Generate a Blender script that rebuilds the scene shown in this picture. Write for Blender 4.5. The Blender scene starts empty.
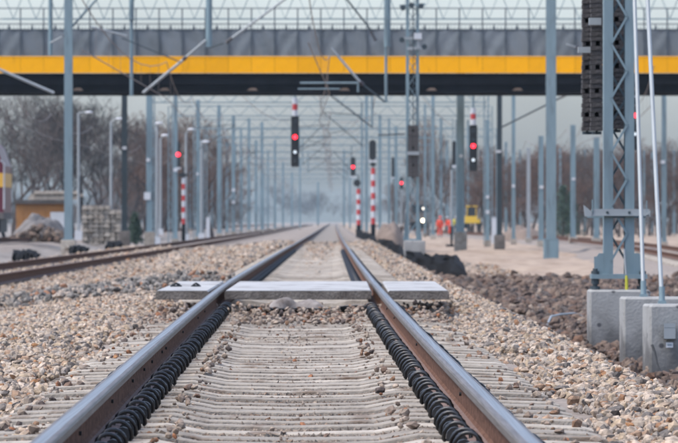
import bpy, math, random
import numpy as np
from mathutils import Vector, noise
random.seed(7); np.random.seed(7)
R = math.radians
sc = bpy.context.scene
# ---------------------------------------------------------------- camera, sky, sun
F = 5600.0; CH = 0.696; HY = 214.3
cam_d = bpy.data.cameras.new('camera'); cam = bpy.data.objects.new('camera', cam_d)
sc.collection.objects.link(cam); sc.camera = cam
cam.location = (0, 0, CH)
cam.rotation_euler = (R(90) - math.atan((221.5 - HY) / F), 0, 0)
cam_d.sensor_width = 36; cam_d.lens = F / 678 * 36
cam_d.clip_start = 1; cam_d.clip_end = 9000
cam_d.dof.use_dof = True; cam_d.dof.focus_distance = 29; cam_d.dof.aperture_fstop = 15.5
SUN_EL, SUN_AZ = 58, 248
w = bpy.data.worlds.new('World'); sc.world = w; w.use_nodes = True
nt = w.node_tree; bg = nt.nodes['Background']
sky = nt.nodes.new('ShaderNodeTexSky'); sky.sky_type = 'NISHITA'; sky.sun_disc = False
sky.sun_elevation = R(SUN_EL); sky.sun_rotation = R(SUN_AZ)
sky.air_density = 1.0; sky.dust_density = 2.5; sky.ozone_density = 1.5
hsv = nt.nodes.new('ShaderNodeHueSaturation'); hsv.inputs['Saturation'].default_value = 0.75
nt.links.new(sky.outputs[0], hsv.inputs['Color']); tint = nt.nodes.new('ShaderNodeVectorMath'); tint.operation = 'MULTIPLY'; tint.inputs[1].default_value = (.935, .995, 1.125)
nt.links.new(hsv.outputs[0], tint.inputs[0])
wtc = nt.nodes.new('ShaderNodeTexCoord'); wmp = nt.nodes.new('ShaderNodeMapping'); wmp.inputs['Scale'].default_value = (12, 12, 34)
wn = nt.nodes.new('ShaderNodeTexNoise'); wn.inputs['Scale'].default_value = 1.6; wn.inputs['Detail'].default_value = 5
wr = nt.nodes.new('ShaderNodeMapRange'); wr.inputs[1].default_value = .3; wr.inputs[2].default_value = .7; wr.inputs[3].default_value = .90; wr.inputs[4].default_value = 1.10
wv = nt.nodes.new('ShaderNodeVectorMath'); wv.operation = 'SCALE'
nt.links.new(wtc.outputs['Generated'], wmp.inputs[0]); nt.links.new(wmp.outputs[0], wn.inputs[0]); nt.links.new(wn.outputs['Fac'], wr.inputs[0])
nt.links.new(tint.outputs[0], wv.inputs[0]); nt.links.new(wr.outputs[0], wv.inputs['Scale']); nt.links.new(wv.outputs[0], bg.inputs['Color'])
bg.inputs['Strength'].default_value = 0.15
sd = bpy.data.lights.new('sun', 'SUN'); sd.energy = 1.4; sd.angle = R(22); sd.color = (1, .915, .77)
sun = bpy.data.objects.new('sun', sd); sc.collection.objects.link(sun)
# direction towards the sun
sa, se = R(SUN_AZ), R(SUN_EL)
dirv = Vector((math.sin(sa) * math.cos(se), math.cos(sa) * math.cos(se), math.sin(se)))
sun.rotation_euler = dirv.to_track_quat('Z', 'Y').to_euler()
sc.view_settings.view_transform = 'Standard'; sc.view_settings.look = 'None'
sc.view_settings.exposure = 1.05; sc.view_settings.gamma = 1
sc.cycles.volume_bounces = 2; sc.cycles.volume_step_rate = 4; sc.cycles.volume_max_steps = 64

# ---------------------------------------------------------------- helpers
C = sc.collection
def tag(o, label=None, cat=None, group=None, kind=None):
    if label: o['label'] = label
    if cat: o['category'] = cat
    if group: o['group'] = group
    if kind: o['kind'] = kind
    return o
def empty(name, loc, label, cat, group=None):
    o = bpy.data.objects.new(name, None); C.objects.link(o); o.location = loc
    o.empty_display_size = .2
    return tag(o, label, cat, group)
class MB:
    def __init__(s): s.v = []; s.f = []; s.m = []; s.sm = []
    def add(s, vs, fs, mi=0, smooth=False):
        b = len(s.v); s.v += [tuple(v) for v in vs]
        for f in fs: s.f.append(tuple(i + b for i in f)); s.m.append(mi); s.sm.append(smooth)
    def box(s, x0, x1, y0, y1, z0, z1, mi=0):
        v = [(x0,y0,z0),(x1,y0,z0),(x1,y1,z0),(x0,y1,z0),(x0,y0,z1),(x1,y0,z1),(x1,y1,z1),(x0,y1,z1)]
        s.add(v, [(0,3,2,1),(4,5,6,7),(0,1,5,4),(1,2,6,5),(2,3,7,6),(3,0,4,7)], mi)
        return s
    def bar(s, a, b, w, h=None, mi=0):
        """square bar from a to b"""
        h = h or w; a = Vector(a); b = Vector(b); d = (b - a).normalized()
        up = Vector((0,1,0)) if abs(d.y) < .9 else Vector((0,0,1))
        p = d.cross(up).normalized() * w / 2; q = d.cross(p).normalized() * h / 2
        v = [a+p+q, a-p+q, a-p-q, a+p-q, b+p+q, b-p+q, b-p-q, b+p-q]
        s.add(v, [(0,1,2,3),(7,6,5,4),(0,4,5,1),(1,5,6,2),(2,6,7,3),(3,7,4,0)], mi); return s
    def tube(s, pts, r, n=6, mi=0, smooth=True, cap=True):
        pts = [Vector(p) for p in pts]; k = len(pts); rr = r if isinstance(r, (list, tuple)) else [r] * k
        rings = []
        for i, p in enumerate(pts):
            d = (pts[min(i+1,k-1)] - pts[max(i-1,0)]).normalized()
            up = Vector((0,0,1)) if abs(d.z) < .9 else Vector((0,1,0))
            a = d.cross(up).normalized(); b = a.cross(d).normalized()
            rings.append([p + (a*math.cos(2*math.pi*j/n) + b*math.sin(2*math.pi*j/n)) * rr[i] for j in range(n)])
        v = [q for r_ in rings for q in r_]; f = []
        for i in range(k-1):
            for j in range(n):
                f.append((i*n+j, i*n+(j+1)%n, (i+1)*n+(j+1)%n, (i+1)*n+j))
        s.add(v, f, mi, smooth)
        if cap: s.add(rings[0], [tuple(range(n))], mi); s.add(rings[-1], [tuple(range(n))[::-1]], mi)
        return s
    def cyl(s, c, r, h, n=16, axis='z', mi=0, r2=None):
        c = Vector(c); d = {'x':Vector((h,0,0)),'y':Vector((0,h,0)),'z':Vector((0,0,h))}[axis]
        return s.tube([c, c + d], [r, r if r2 is None else r2], n, mi)
    def ell(s, c, rx, ry, rz, nu=10, nv=6, mi=0):
        v = []; f = []
        for j in range(nv+1):
            t = math.pi*j/nv
            for i in range(nu):
                a = 2*math.pi*i/nu
                v.append((c[0]+rx*math.sin(t)*math.cos(a), c[1]+ry*math.sin(t)*math.sin(a), c[2]+rz*math.cos(t)))
        for j in range(nv):
            for i in range(nu):
                f.append((j*nu+i, (j+1)*nu+i, (j+1)*nu+(i+1)%nu, j*nu+(i+1)%nu))
        s.add(v, f, mi, True); return s
    def prism(s, poly, y0, y1, mi=0):
        """poly of (x,z) extruded in y"""
        n = len(poly); v = [(x,y0,z) for x,z in poly] + [(x,y1,z) for x,z in poly]
        f = [tuple(range(n)), tuple(range(2*n-1,n-1,-1))] + [(i, i+n, (i+1)%n+n, (i+1)%n) for i in range(n)]
        s.add(v, f, mi); return s
    def mesh(s, name, mats):
        me = bpy.data.meshes.new(name); me.from_pydata(s.v, [], s.f)
        for m in (mats if isinstance(mats, (list,tuple)) else [mats]): me.materials.append(m)
        me.polygons.foreach_set('material_index', s.m); me.polygons.foreach_set('use_smooth', s.sm)
        me.update(); return me
    def build(s, name, mats, parent=None, loc=None):
        o = bpy.data.objects.new(name, s.mesh(name, mats)); C.objects.link(o)
        if parent is not None: o.parent = parent
        if loc is not None: o.location = loc
        return o
def link(name, me, parent=None, loc=None):
    o = bpy.data.objects.new(name, me); C.objects.link(o)
    if parent is not None: o.parent = parent
    if loc is not None: o.location = loc
    return o
def copy_tree(o, parent=None):
    c = o.copy(); C.objects.link(c); c.parent = parent
    for ch in o.children: copy_tree(ch, c)
    return c
def np_mesh(name, V, Fq, mats, nper=3, mi=None, attr=None, smooth=False):
    me = bpy.data.meshes.new(name)
    V = np.asarray(V, dtype=np.float32); Fq = np.asarray(Fq, dtype=np.int32); nf = len(Fq)
    me.vertices.add(len(V)); me.vertices.foreach_set('co', V.ravel())
    me.loops.add(nf*nper); me.loops.foreach_set('vertex_index', Fq.ravel())
    me.polygons.add(nf); me.polygons.foreach_set('loop_start', np.arange(nf, dtype=np.int32)*nper)
    me.polygons.foreach_set('loop_total', np.full(nf, nper, dtype=np.int32))
    for m in (mats if isinstance(mats,(list,tuple)) else [mats]): me.materials.append(m)
    if mi is not None: me.polygons.foreach_set('material_index', np.asarray(mi, dtype=np.int32))
    me.polygons.foreach_set('use_smooth', np.full(nf, smooth))
    if attr is not None:
        a = me.attributes.new('rnd', 'FLOAT', 'POINT'); a.data.foreach_set('value', np.asarray(attr, dtype=np.float32))
    me.update(calc_edges=True); me.validate(); return me

# image point (photograph pixels) at distance D -> world
def PX(x, D): return (x - 339) * D / F
def PZ(y, D): return CH + (HY - y) * D / F
def P(x, y, D): return (PX(x, D), D, PZ(y, D))

# ---------------------------------------------------------------- alignment
_D = np.arange(-20, 4201, 1.0)
def smooth_curve(kx, ky, win=25):
    y = np.interp(_D, kx, ky)
    pad = np.concatenate([y[0] + (y[0]-y[1])*np.arange(win,0,-1), y, y[-1] + (y[-1]-y[-2])*np.arange(1,win+1)])
    k = np.ones(2*win+1)/(2*win+1)
    return np.convolve(pad, k, 'valid')
_c = smooth_curve([-20,17,27,42,57.8,90,125,202,442,800,1500,4200], [.06,-.158,-.235,-.325,-.397,-.46,-.515,-.62,-.87,-1.2,-1.6,-3.0], 7)
_z = smooth_curve([-20,58,125,202,442,800,1500,4200], [0,0,-.104,-.231,-.54,-.93,-1.75,-4.8], 8)
def cx(D): return np.interp(D, _D, _c)
def zr(D): return np.interp(D, _D, _z)
_c4 = smooth_curve([-20,100,169,245,335,420,512,700,1200,3000],[3.2,8.6,10.9,13.0,14.2,13.4,11.0,9.0,8.5,8.5], 25)
TR = {'main': (lambda D: cx(D), 0.0), 'second': (lambda D: cx(D) - 6.05, -.26),
      'third': (lambda D: cx(D) - 15.0, -.10), 'fourth': (lambda D: np.interp(D, _D, _c4), -.30)}
def ground(X, D):
    u = X - cx(D)
    z = np.interp(u, [-400,-60,-19,-17.2,-12.8,-11.2,-9,-8,-4.2,-3.1,-1.95,-1.35,-.98,-.52,-.36,.36,.52,.98,1.35,1.9,2.65,9,40,400],
                     [-1.4,-.9,-.6,-.33,-.33,-.74,-.74,-.50,-.50,-.40,-.25,-.262,-.243,-.240,-.268,-.268,-.240,-.243,-.262,-.25,-.67,-.69,-.8,-1.2])
    d4 = np.abs(X - np.interp(D, _D, _c4))
    z4 = -.57 - np.clip(d4 - 1.9, 0, 9) * .5
    return np.maximum(z, np.where(D > 90, z4, -9)) + zr(D)

# ---------------------------------------------------------------- materials
def mat(name, col, rough=.7, metal=0, noise_s=None, amt=.25, bump=0, bscale=None, spec=.5, stretch=(1,1,1), col2=None):
    m = bpy.data.materials.new(name); m.use_nodes = True; n = m.node_tree; b = n.nodes['Principled BSDF']
    b.inputs['Roughness'].default_value = rough; b.inputs['Metallic'].default_value = metal
    b.inputs['Specular IOR Level'].default_value = spec
    c = (*col, 1)
    tc = n.nodes.new('ShaderNodeTexCoord'); mp = n.nodes.new('ShaderNodeMapping'); mp.inputs['Scale'].default_value = stretch
    n.links.new(tc.outputs['Object'], mp.inputs['Vector'])
    if noise_s:
        t = n.nodes.new('ShaderNodeTexNoise'); t.inputs['Scale'].default_value = noise_s; t.inputs['Detail'].default_value = 6
        t.inputs['Roughness'].default_value = .65
        n.links.new(mp.outputs[0], t.inputs['Vector'])
        r = n.nodes.new('ShaderNodeMapRange'); r.inputs[1].default_value = .32; r.inputs[2].default_value = .68
        n.links.new(t.outputs['Fac'], r.inputs[0])
        mx = n.nodes.new('ShaderNodeMix'); mx.data_type = 'RGBA'
        c2 = col2 if col2 else tuple(x*(1+amt) for x in col)
        c1 = col if col2 else tuple(x*(1-amt) for x in col)
        mx.inputs[6].default_value = (*c1, 1); mx.inputs[7].default_value = (*c2, 1)
        n.links.new(r.outputs[0], mx.inputs[0]); n.links.new(mx.outputs[2], b.inputs['Base Color'])
    else: b.inputs['Base Color'].default_value = c
    if bump:
        t2 = n.nodes.new('ShaderNodeTexNoise'); t2.inputs['Scale'].default_value = bscale or 20; t2.inputs['Detail'].default_value = 4
        n.links.new(mp.outputs[0], t2.inputs['Vector'])
        bp = n.nodes.new('ShaderNodeBump'); bp.inputs['Strength'].default_value = bump; bp.inputs['Distance'].default_value = .02
        n.links.new(t2.outputs['Fac'], bp.inputs['Height']); n.links.new(bp.outputs[0], b.inputs['Normal'])
    return m
def emis(name, col, s):
    m = bpy.data.materials.new(name); m.use_nodes = True; b = m.node_tree.nodes['Principled BSDF']
    b.inputs['Base Color'].default_value = (*col, 1); b.inputs['Emission Color'].default_value = (*col, 1)
    b.inputs['Emission Strength'].default_value = s; return m
ALB = .58
def stone_mat(name, stops, rough=.85):
    m = bpy.data.materials.new(name); m.use_nodes = True; n = m.node_tree; b = n.nodes['Principled BSDF']
    b.inputs['Roughness'].default_value = rough
    a = n.nodes.new('ShaderNodeAttribute'); a.attribute_name = 'rnd'
    cr = n.nodes.new('ShaderNodeValToRGB'); cr.color_ramp.interpolation = 'CONSTANT'
    el = cr.color_ramp.elements
    while len(el) > 1: el.remove(el[-1])
    el[0].position = 0; el[0].color = (stops[0][1][0]*ALB*1.12, stops[0][1][1]*ALB*.985, stops[0][1][2]*ALB*.84, 1)
    for p, c in stops[1:]:
        e = el.new(p); e.color = (c[0]*ALB*1.12, c[1]*ALB*.985, c[2]*ALB*.84, 1)
    n.links.new(a.outputs['Fac'], cr.inputs[0])
    tc = n.nodes.new('ShaderNodeTexCoord'); t = n.nodes.new('ShaderNodeTexNoise'); t.inputs['Scale'].default_value = 35; t.inputs['Detail'].default_value = 4
    n.links.new(tc.outputs['Object'], t.inputs['Vector'])
    r = n.nodes.new('ShaderNodeMapRange'); r.inputs[1].default_value = .3; r.inputs[2].default_value = .7; r.inputs[3].default_value = .5; r.inputs[4].default_value = 1.38
    n.links.new(t.outputs['Fac'], r.inputs[0])
    v = n.nodes.new('ShaderNodeVectorMath'); v.operation = 'SCALE'
    n.links.new(cr.outputs[0], v.inputs[0]); n.links.new(r.outputs[0], v.inputs['Scale']); n.links.new(v.outputs[0], b.inputs['Base Color'])
    return m
M = {}
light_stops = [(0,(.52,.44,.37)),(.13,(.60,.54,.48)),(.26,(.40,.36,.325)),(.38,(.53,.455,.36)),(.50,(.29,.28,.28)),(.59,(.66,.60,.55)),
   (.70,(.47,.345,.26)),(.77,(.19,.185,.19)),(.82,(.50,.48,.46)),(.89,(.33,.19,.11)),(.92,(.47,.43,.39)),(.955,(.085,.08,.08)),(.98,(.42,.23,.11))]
M['ballast'] = stone_mat('light_ballast_stone', light_stops)
M['brown_ballast'] = stone_mat('brown_ballast_stone', [(0,(.15,.115,.10)),(.18,(.22,.17,.145)),(.36,(.11,.088,.082)),(.52,(.27,.22,.19)),(.66,(.17,.12,.10)),(.8,(.34,.30,.27)),(.87,(.13,.12,.125)),(.95,(.24,.15,.11))])
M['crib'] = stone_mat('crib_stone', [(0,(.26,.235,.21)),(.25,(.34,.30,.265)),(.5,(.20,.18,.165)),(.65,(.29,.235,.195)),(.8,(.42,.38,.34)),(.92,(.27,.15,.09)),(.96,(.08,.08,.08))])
M['bed_light'] = mat('ballast_bed', (.22,.18,.148), .95, noise_s=9, amt=.35, bump=.8, bscale=16)
M['bed_brown'] = mat('brown_bed', (.07,.052,.042), .95, noise_s=9, amt=.4, bump=.8, bscale=16)
M['sand'] = mat('sand', (.24,.17,.12), .95, noise_s=1.1, bump=.6, bscale=6, stretch=(1,.18,1), col2=(.37,.28,.20))
M['yard'] = mat('yard_dirt', (.16,.135,.115), .95, noise_s=.9, bump=.6, bscale=5, stretch=(1,.15,1), col2=(.28,.245,.21))
M['crib_bed'] = mat('crib_bed', (.20,.172,.145), .95, noise_s=12, amt=.35, bump=.8, bscale=20)
M['concrete'] = mat('sleeper_concrete', (.24,.207,.168), .9, noise_s=5, bump=.5, bscale=40, col2=(.41,.36,.30))
_n = M['concrete'].node_tree; _g = _n.nodes.new('ShaderNodeNewGeometry'); _mp = [q for q in _n.nodes if q.type == 'MAPPING'][0]; _n.links.new(_g.outputs['Position'], _mp.inputs[0])
M['dark_concrete'] = mat('panel_concrete', (.055,.042,.034), .9, noise_s=2.6, bump=.8, bscale=22, col2=(.20,.175,.15), stretch=(2,1,2))  # brown mottle, with the shade of the panel fronts put into a darker colour
M['panel_top'] = mat('panel_top_concrete', (.27,.265,.255), .8, noise_s=2.5, bump=.2, bscale=30, col2=(.42,.415,.41))  # same concrete made paler, the lit top put into the colour
M['rail_head'] = mat('polished_rail_steel', (.06,.054,.05), .38, .75, noise_s=3, stretch=(40,.06,40), col2=(.33,.325,.32))
M['rail_face'] = mat('worn_rail_side', (.085,.070,.062), .5, .35, noise_s=4, stretch=(20,.4,20), col2=(.17,.15,.14))
M['rail_rust'] = mat('rusted_rail_web', (.065,.028,.016), .9, 0, noise_s=6, stretch=(6,1.2,6), col2=(.15,.078,.05), bump=.3, bscale=30)
M['rail_foot'] = mat('rusted_rail_foot', (.10,.06,.048), .85, 0, noise_s=7, stretch=(6,1.5,6), col2=(.19,.135,.115))
M['rail_dull'] = mat('dull_rusty_rail_head', (.09,.06,.048), .5, .3, noise_s=3, stretch=(30,.07,30), col2=(.20,.155,.135))
for _k in ('rail_rust','rail_foot','rail_face'): M[_k].node_tree.nodes['Principled BSDF'].inputs['Specular IOR Level'].default_value = .15
M['clip'] = mat('black_clip_steel', (.009,.009,.010), .36, 0, noise_s=20, amt=.3)
M['insul'] = mat('clip_insulator', (.012,.012,.013), .6)
M['galv'] = mat('galvanised_steel', (.165,.225,.245), .5, .15, noise_s=3, amt=.10, stretch=(3,3,.5))
M['galv_far'] = mat('galvanised_mast_steel', (.16,.23,.255), .55, .1, noise_s=1.5, amt=.12, stretch=(2,2,.3))
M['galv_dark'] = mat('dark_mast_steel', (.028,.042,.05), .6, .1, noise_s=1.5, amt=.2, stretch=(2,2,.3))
M['galv_pale'] = mat('pale_pole_steel', (.27,.29,.295), .5, .1, noise_s=2, amt=.08)
M['white'] = mat('white_paint', (.50,.51,.52), .5, noise_s=4, amt=.08)
M['black'] = mat('black_paint', (.010,.012,.014), .6)
M['red'] = mat('red_paint', (.42,.03,.03), .5, noise_s=5, amt=.15)
M['yellow'] = mat('yellow_panel_paint', (.85,.38,.001), .6, noise_s=.6, amt=.07, spec=.15)
M['yellow_pipe'] = mat('yellow_green_sleeve', (.42,.40,.03), .5, noise_s=8, amt=.2)
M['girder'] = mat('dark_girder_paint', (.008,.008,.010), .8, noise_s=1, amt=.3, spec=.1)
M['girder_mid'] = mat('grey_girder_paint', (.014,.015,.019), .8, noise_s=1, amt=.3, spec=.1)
M['mesh_cloth'] = mat('grey_screen_cloth', (.135,.155,.165), .85, noise_s=.55, stretch=(1,1,1.8), col2=(.165,.182,.192))
M['fence'] = mat('dark_fence_steel', (.05,.065,.08), .6, noise_s=2, amt=.2)
M['weight'] = mat('cast_iron_weight', (.030,.027,.027), .8, noise_s=14, bump=.5, bscale=30, col2=(.075,.068,.066))
M['weight_dark'] = mat('weight_slot', (.006,.006,.006), .9)
M['wire'] = mat('copper_wire', (.16,.13,.12), .6)
M['rubber'] = mat('black_membrane', (.005,.005,.006), .9, noise_s=2, amt=.4, bump=.5, bscale=6, spec=.15)
M['cloth_brown'] = mat('dirty_tarpaulin', (.10,.08,.068), .9, noise_s=6, bump=.4, bscale=15, col2=(.30,.27,.25))
M['dirt'] = mat('brown_earth', (.12,.085,.062), .95, noise_s=1.2, bump=.9, bscale=5, col2=(.21,.155,.12))
M['rubble'] = mat('rubble_earth', (.07,.06,.055), .95, noise_s=1.5, bump=.9, bscale=5, col2=(.19,.17,.155))
M['bark_dark'] = mat('dark_bark', (.025,.024,.025), .9, noise_s=2, amt=.3)
M['bark_red'] = mat('reddish_twigs', (.11,.066,.05), .9, noise_s=2, amt=.3)
M['bark_mid'] = mat('grey_brown_bark', (.07,.055,.05), .9, noise_s=2, amt=.3)
M['green'] = mat('conifer_green', (.045,.075,.05), .8, noise_s=2, amt=.4)
M['orange'] = mat('orange_wall', (.27,.12,.032), .7, noise_s=1.5, amt=.2)
M['roof'] = mat('dark_roof_felt', (.07,.06,.055), .8, noise_s=2, amt=.3)
M['maroon'] = mat('maroon_body_paint', (.10,.008,.022), .4, noise_s=1, amt=.1)
M['loco_yellow'] = mat('loco_yellow_paint', (.60,.33,.04), .45)
M['glass'] = mat('dark_window_glass', (.03,.04,.05), .1, spec=.8)
M['hivis'] = mat('orange_red_clothing', (.75,.075,.035), .8)
M['hivis_y'] = mat('yellow_vest', (.75,.62,.05), .8)
M['skin'] = mat('skin', (.45,.27,.2), .6)
M['trouser'] = mat('dark_trousers', (.05,.05,.07), .8)
M['excav'] = mat('machine_yellow', (.72,.46,.04), .5)
M['porcelain'] = mat('insulator_dark', (.03,.02,.02), .3)
E_red = emis('red_lamp_lit', (1,.02,.035), 3.2); E_white = emis('white_lamp_dim', (.75,.85,.95), .55)
E_head = emis('headlamp_lit', (1,.86,.62), 3.5); E_head2 = emis('headlamp_dim', (1,.9,.75), 1.0)
# concrete of the foundations with blow holes and damp stains
def block_mat():
    m = mat('foundation_concrete', (.225,.22,.205), .85, noise_s=2.2, bump=.3, bscale=40, col2=(.33,.325,.31)); n = m.node_tree; b = n.nodes['Principled BSDF']
    src = b.inputs['Base Color'].links[0].from_socket
    tc = n.nodes.new('ShaderNodeTexCoord'); vo = n.nodes.new('ShaderNodeTexVoronoi'); vo.inputs['Scale'].default_value = 6.5
    n.links.new(tc.outputs['Object'], vo.inputs['Vector'])
    r = n.nodes.new('ShaderNodeMapRange'); r.inputs[1].default_value = .13; r.inputs[2].default_value = .20; n.links.new(vo.outputs['Distance'], r.inputs[0])
    vc = n.nodes.new('ShaderNodeSeparateColor'); n.links.new(vo.outputs['Color'], vc.inputs[0])
    gt = n.nodes.new('ShaderNodeMath'); gt.operation = 'GREATER_THAN'; gt.inputs[1].default_value = .30; n.links.new(vc.outputs[0], gt.inputs[0])
    inv = n.nodes.new('ShaderNodeMath'); inv.operation = 'SUBTRACT'; inv.inputs[0].default_value = 1; n.links.new(r.outputs[0], inv.inputs[1])
    ml = n.nodes.new('ShaderNodeMath'); ml.operation = 'MULTIPLY'; n.links.new(inv.outputs[0], ml.inputs[0]); n.links.new(gt.outputs[0], ml.inputs[1])
    mx = n.nodes.new('ShaderNodeMix'); mx.data_type = 'RGBA'; n.links.new(ml.outputs[0], mx.inputs[0]); n.links.new(src, mx.inputs[6]); mx.inputs[7].default_value = (.07,.07,.075,1)
    # damp stains low down, with a ragged upper edge
    sp = n.nodes.new('ShaderNodeSeparateXYZ'); n.links.new(tc.outputs['Object'], sp.inputs[0])
    ns = n.nodes.new('ShaderNodeTexNoise'); ns.inputs['Scale'].default_value = 4; ns.inputs['Detail'].default_value = 5; n.links.new(tc.outputs['Object'], ns.inputs[0])
    ad = n.nodes.new('ShaderNodeMath'); ad.operation = 'MULTIPLY_ADD'; ad.inputs[1].default_value = .7; n.links.new(ns.outputs['Fac'], ad.inputs[0]); n.links.new(sp.outputs['Z'], ad.inputs[2])
    r2 = n.nodes.new('ShaderNodeMapRange'); r2.inputs[1].default_value = -.12; r2.inputs[2].default_value = .10; r2.inputs[3].default_value = .85; r2.inputs[4].default_value = 0; n.links.new(ad.outputs[0], r2.inputs[0])
    m2 = n.nodes.new('ShaderNodeMix'); m2.data_type = 'RGBA'; n.links.new(r2.outputs[0], m2.inputs[0]); n.links.new(mx.outputs[2], m2.inputs[6]); m2.inputs[7].default_value = (.085,.083,.08,1)
    n.links.new(m2.outputs[2], b.inputs['Base Color']); return m
M['block'] = block_mat()
def stain(m, col, scale, lo, hi, stretch=(1,.12,1)):
    n = m.node_tree; b = n.nodes['Principled BSDF']; src = b.inputs['Base Color'].links[0].from_socket
    g = n.nodes.new('ShaderNodeNewGeometry'); mp = n.nodes.new('ShaderNodeMapping'); mp.inputs['Scale'].default_value = stretch
    t = n.nodes.new('ShaderNodeTexNoise'); t.inputs['Scale'].default_value = scale; t.inputs['Detail'].default_value = 5
    n.links.new(g.outputs['Position'], mp.inputs[0]); n.links.new(mp.outputs[0], t.inputs[0])
    r = n.nodes.new('ShaderNodeMapRange'); r.inputs[1].default_value = lo; r.inputs[2].default_value = hi; n.links.new(t.outputs['Fac'], r.inputs[0])
    mx = n.nodes.new('ShaderNodeMix'); mx.data_type = 'RGBA'; n.links.new(r.outputs[0], mx.inputs[0]); n.links.new(src, mx.inputs[6]); mx.inputs[7].default_value = (*col, 1)
    n.links.new(mx.outputs[2], b.inputs['Base Color'])
def per_object(m, lo, hi):
    n = m.node_tree; b = n.nodes['Principled BSDF']; src = b.inputs['Base Color'].links[0].from_socket
    oi = n.nodes.new('ShaderNodeObjectInfo'); r = n.nodes.new('ShaderNodeMapRange'); r.inputs[3].default_value = lo; r.inputs[4].default_value = hi
    n.links.new(oi.outputs['Random'], r.inputs[0]); v = n.nodes.new('ShaderNodeVectorMath'); v.operation = 'SCALE'
    n.links.new(src, v.inputs[0]); n.links.new(r.outputs[0], v.inputs['Scale']); n.links.new(v.outputs[0], b.inputs['Base Color'])
per_object(M['concrete'], .72, 1.18); per_object(M['yellow'], .93, 1.06); per_object(M['mesh_cloth'], .88, 1.1)
stain(M['concrete'], (.13,.085,.055), 4.5, .56, .72, (1,.35,1)); stain(M['panel_top'], (.16,.145,.13), 3, .52, .75, (1,.3,1))
stain(M['sand'], (.20,.135,.085), 1.0, .5, .72, (1,.12,1)); stain(M['yard'], (.10,.085,.07), 1.0, .5, .72, (1,.12,1)); stain(M['yellow'], (.30,.13,.01), 1.2, .62, .85, (2,1,.25)); stain(M['mesh_cloth'], (.10,.115,.12), .8, .5, .75, (1,1,1.4))
stain(M['galv'], (.09,.11,.12), 3, .55, .8, (2,2,.4)); stain(M['galv_far'], (.08,.10,.11), 2, .5, .8, (2,2,.3))

# ---------------------------------------------------------------- ground: one sheet to the horizon
def make_ground():
    Ds = np.concatenate([np.arange(-12,130,.5), np.arange(130,400,2), np.arange(400,1000,10), np.arange(1000,4101,80)])
    us = np.concatenate([[-400,-200,-120,-80,-60,-45,-35,-28,-23,-19], np.arange(-18,-1.6,.3), np.arange(-1.5,1.51,.15), np.arange(1.8,18.01,.3), [20,24,30,40,60,90,140,220,400]])
    U, DD = np.meshgrid(us, Ds); X = U + cx(DD) ; Z = ground(X, DD)
    rng = np.random.RandomState(3); Z = Z + (rng.rand(*Z.shape)-.5)*.02
    rough = (np.abs(U) > 2.2) & (DD > 60)
    nz = np.zeros_like(Z)
    for i in range(Z.shape[0]):
        for j in range(Z.shape[1]):
            if rough[i, j]: nz[i, j] = noise.noise((X[i,j]*.5, DD[i,j]*.09, 0))*.16
    d4 = np.abs(X - np.interp(DD, _D, _c4)); keep = (np.abs(U + 6.05) < 1.9) | (np.abs(U+15) < 1.9) | (d4 < 1.9) | (U > -3) & (U < 2.9)
    Z = Z + np.where(keep, 0, nz)
    V = np.stack([X, DD, Z], -1).reshape(-1, 3); nr, nc = Z.shape
    I = np.arange(nr*nc).reshape(nr, nc)
    Q = np.stack([I[:-1,:-1], I[:-1,1:], I[1:,1:], I[1:,:-1]], -1).reshape(-1, 4)
    uc = (U[:-1,:-1]+U[:-1,1:])/2; dc = (DD[:-1,:-1]+DD[1:,1:])/2; xc = uc + cx(dc); d4c = np.abs(xc - np.interp(dc, _D, _c4))
    mi = np.zeros_like(uc, dtype=int)
    mi[(uc > 2.3) & (dc < 118)] = 1
    mi[(uc > 2.3) & (dc >= 118)] = 2
    mi[(d4c < 3) & (dc > 110)] = 0
    mi[uc < -9] = 3
    mi[(uc < -12.3) & (uc > -17.7)] = 0
    mi[np.abs(uc) < 1.2] = 4
    me = np_mesh('ground', V, Q, [M['bed_light'], M['bed_brown'], M['sand'], M['yard'], M['crib_bed']], 4, mi.ravel(), smooth=True)
    o = link('ground', me); o['kind'] = 'structure'
make_ground()

# ---------------------------------------------------------------- ballast stones
ph = (1+5**.5)/2
ICO_V = np.array([(-1,ph,0),(1,ph,0),(-1,-ph,0),(1,-ph,0),(0,-1,ph),(0,1,ph),(0,-1,-ph),(0,1,-ph),(ph,0,-1),(ph,0,1),(-ph,0,-1),(-ph,0,1)])/math.sqrt(1+ph*ph)
ICO_F = np.array([(0,11,5),(0,5,1),(0,1,7),(0,7,10),(0,10,11),(1,5,9),(5,11,4),(11,10,2),(10,7,6),(7,1,8),(3,9,4),(3,4,2),(3,2,6),(3,6,8),(3,8,9),(4,9,5),(2,4,11),(6,2,10),(8,6,7),(9,8,1)])
OCT_V = np.array([(1,0,0),(0,1,0),(-1,0,0),(0,-1,0),(0,0,1),(0,0,-1)], dtype=float)
OCT_F = np.array([(0,1,4),(1,2,4),(2,3,4),(3,0,4),(1,0,5),(2,1,5),(3,2,5),(0,3,5)])
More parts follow.
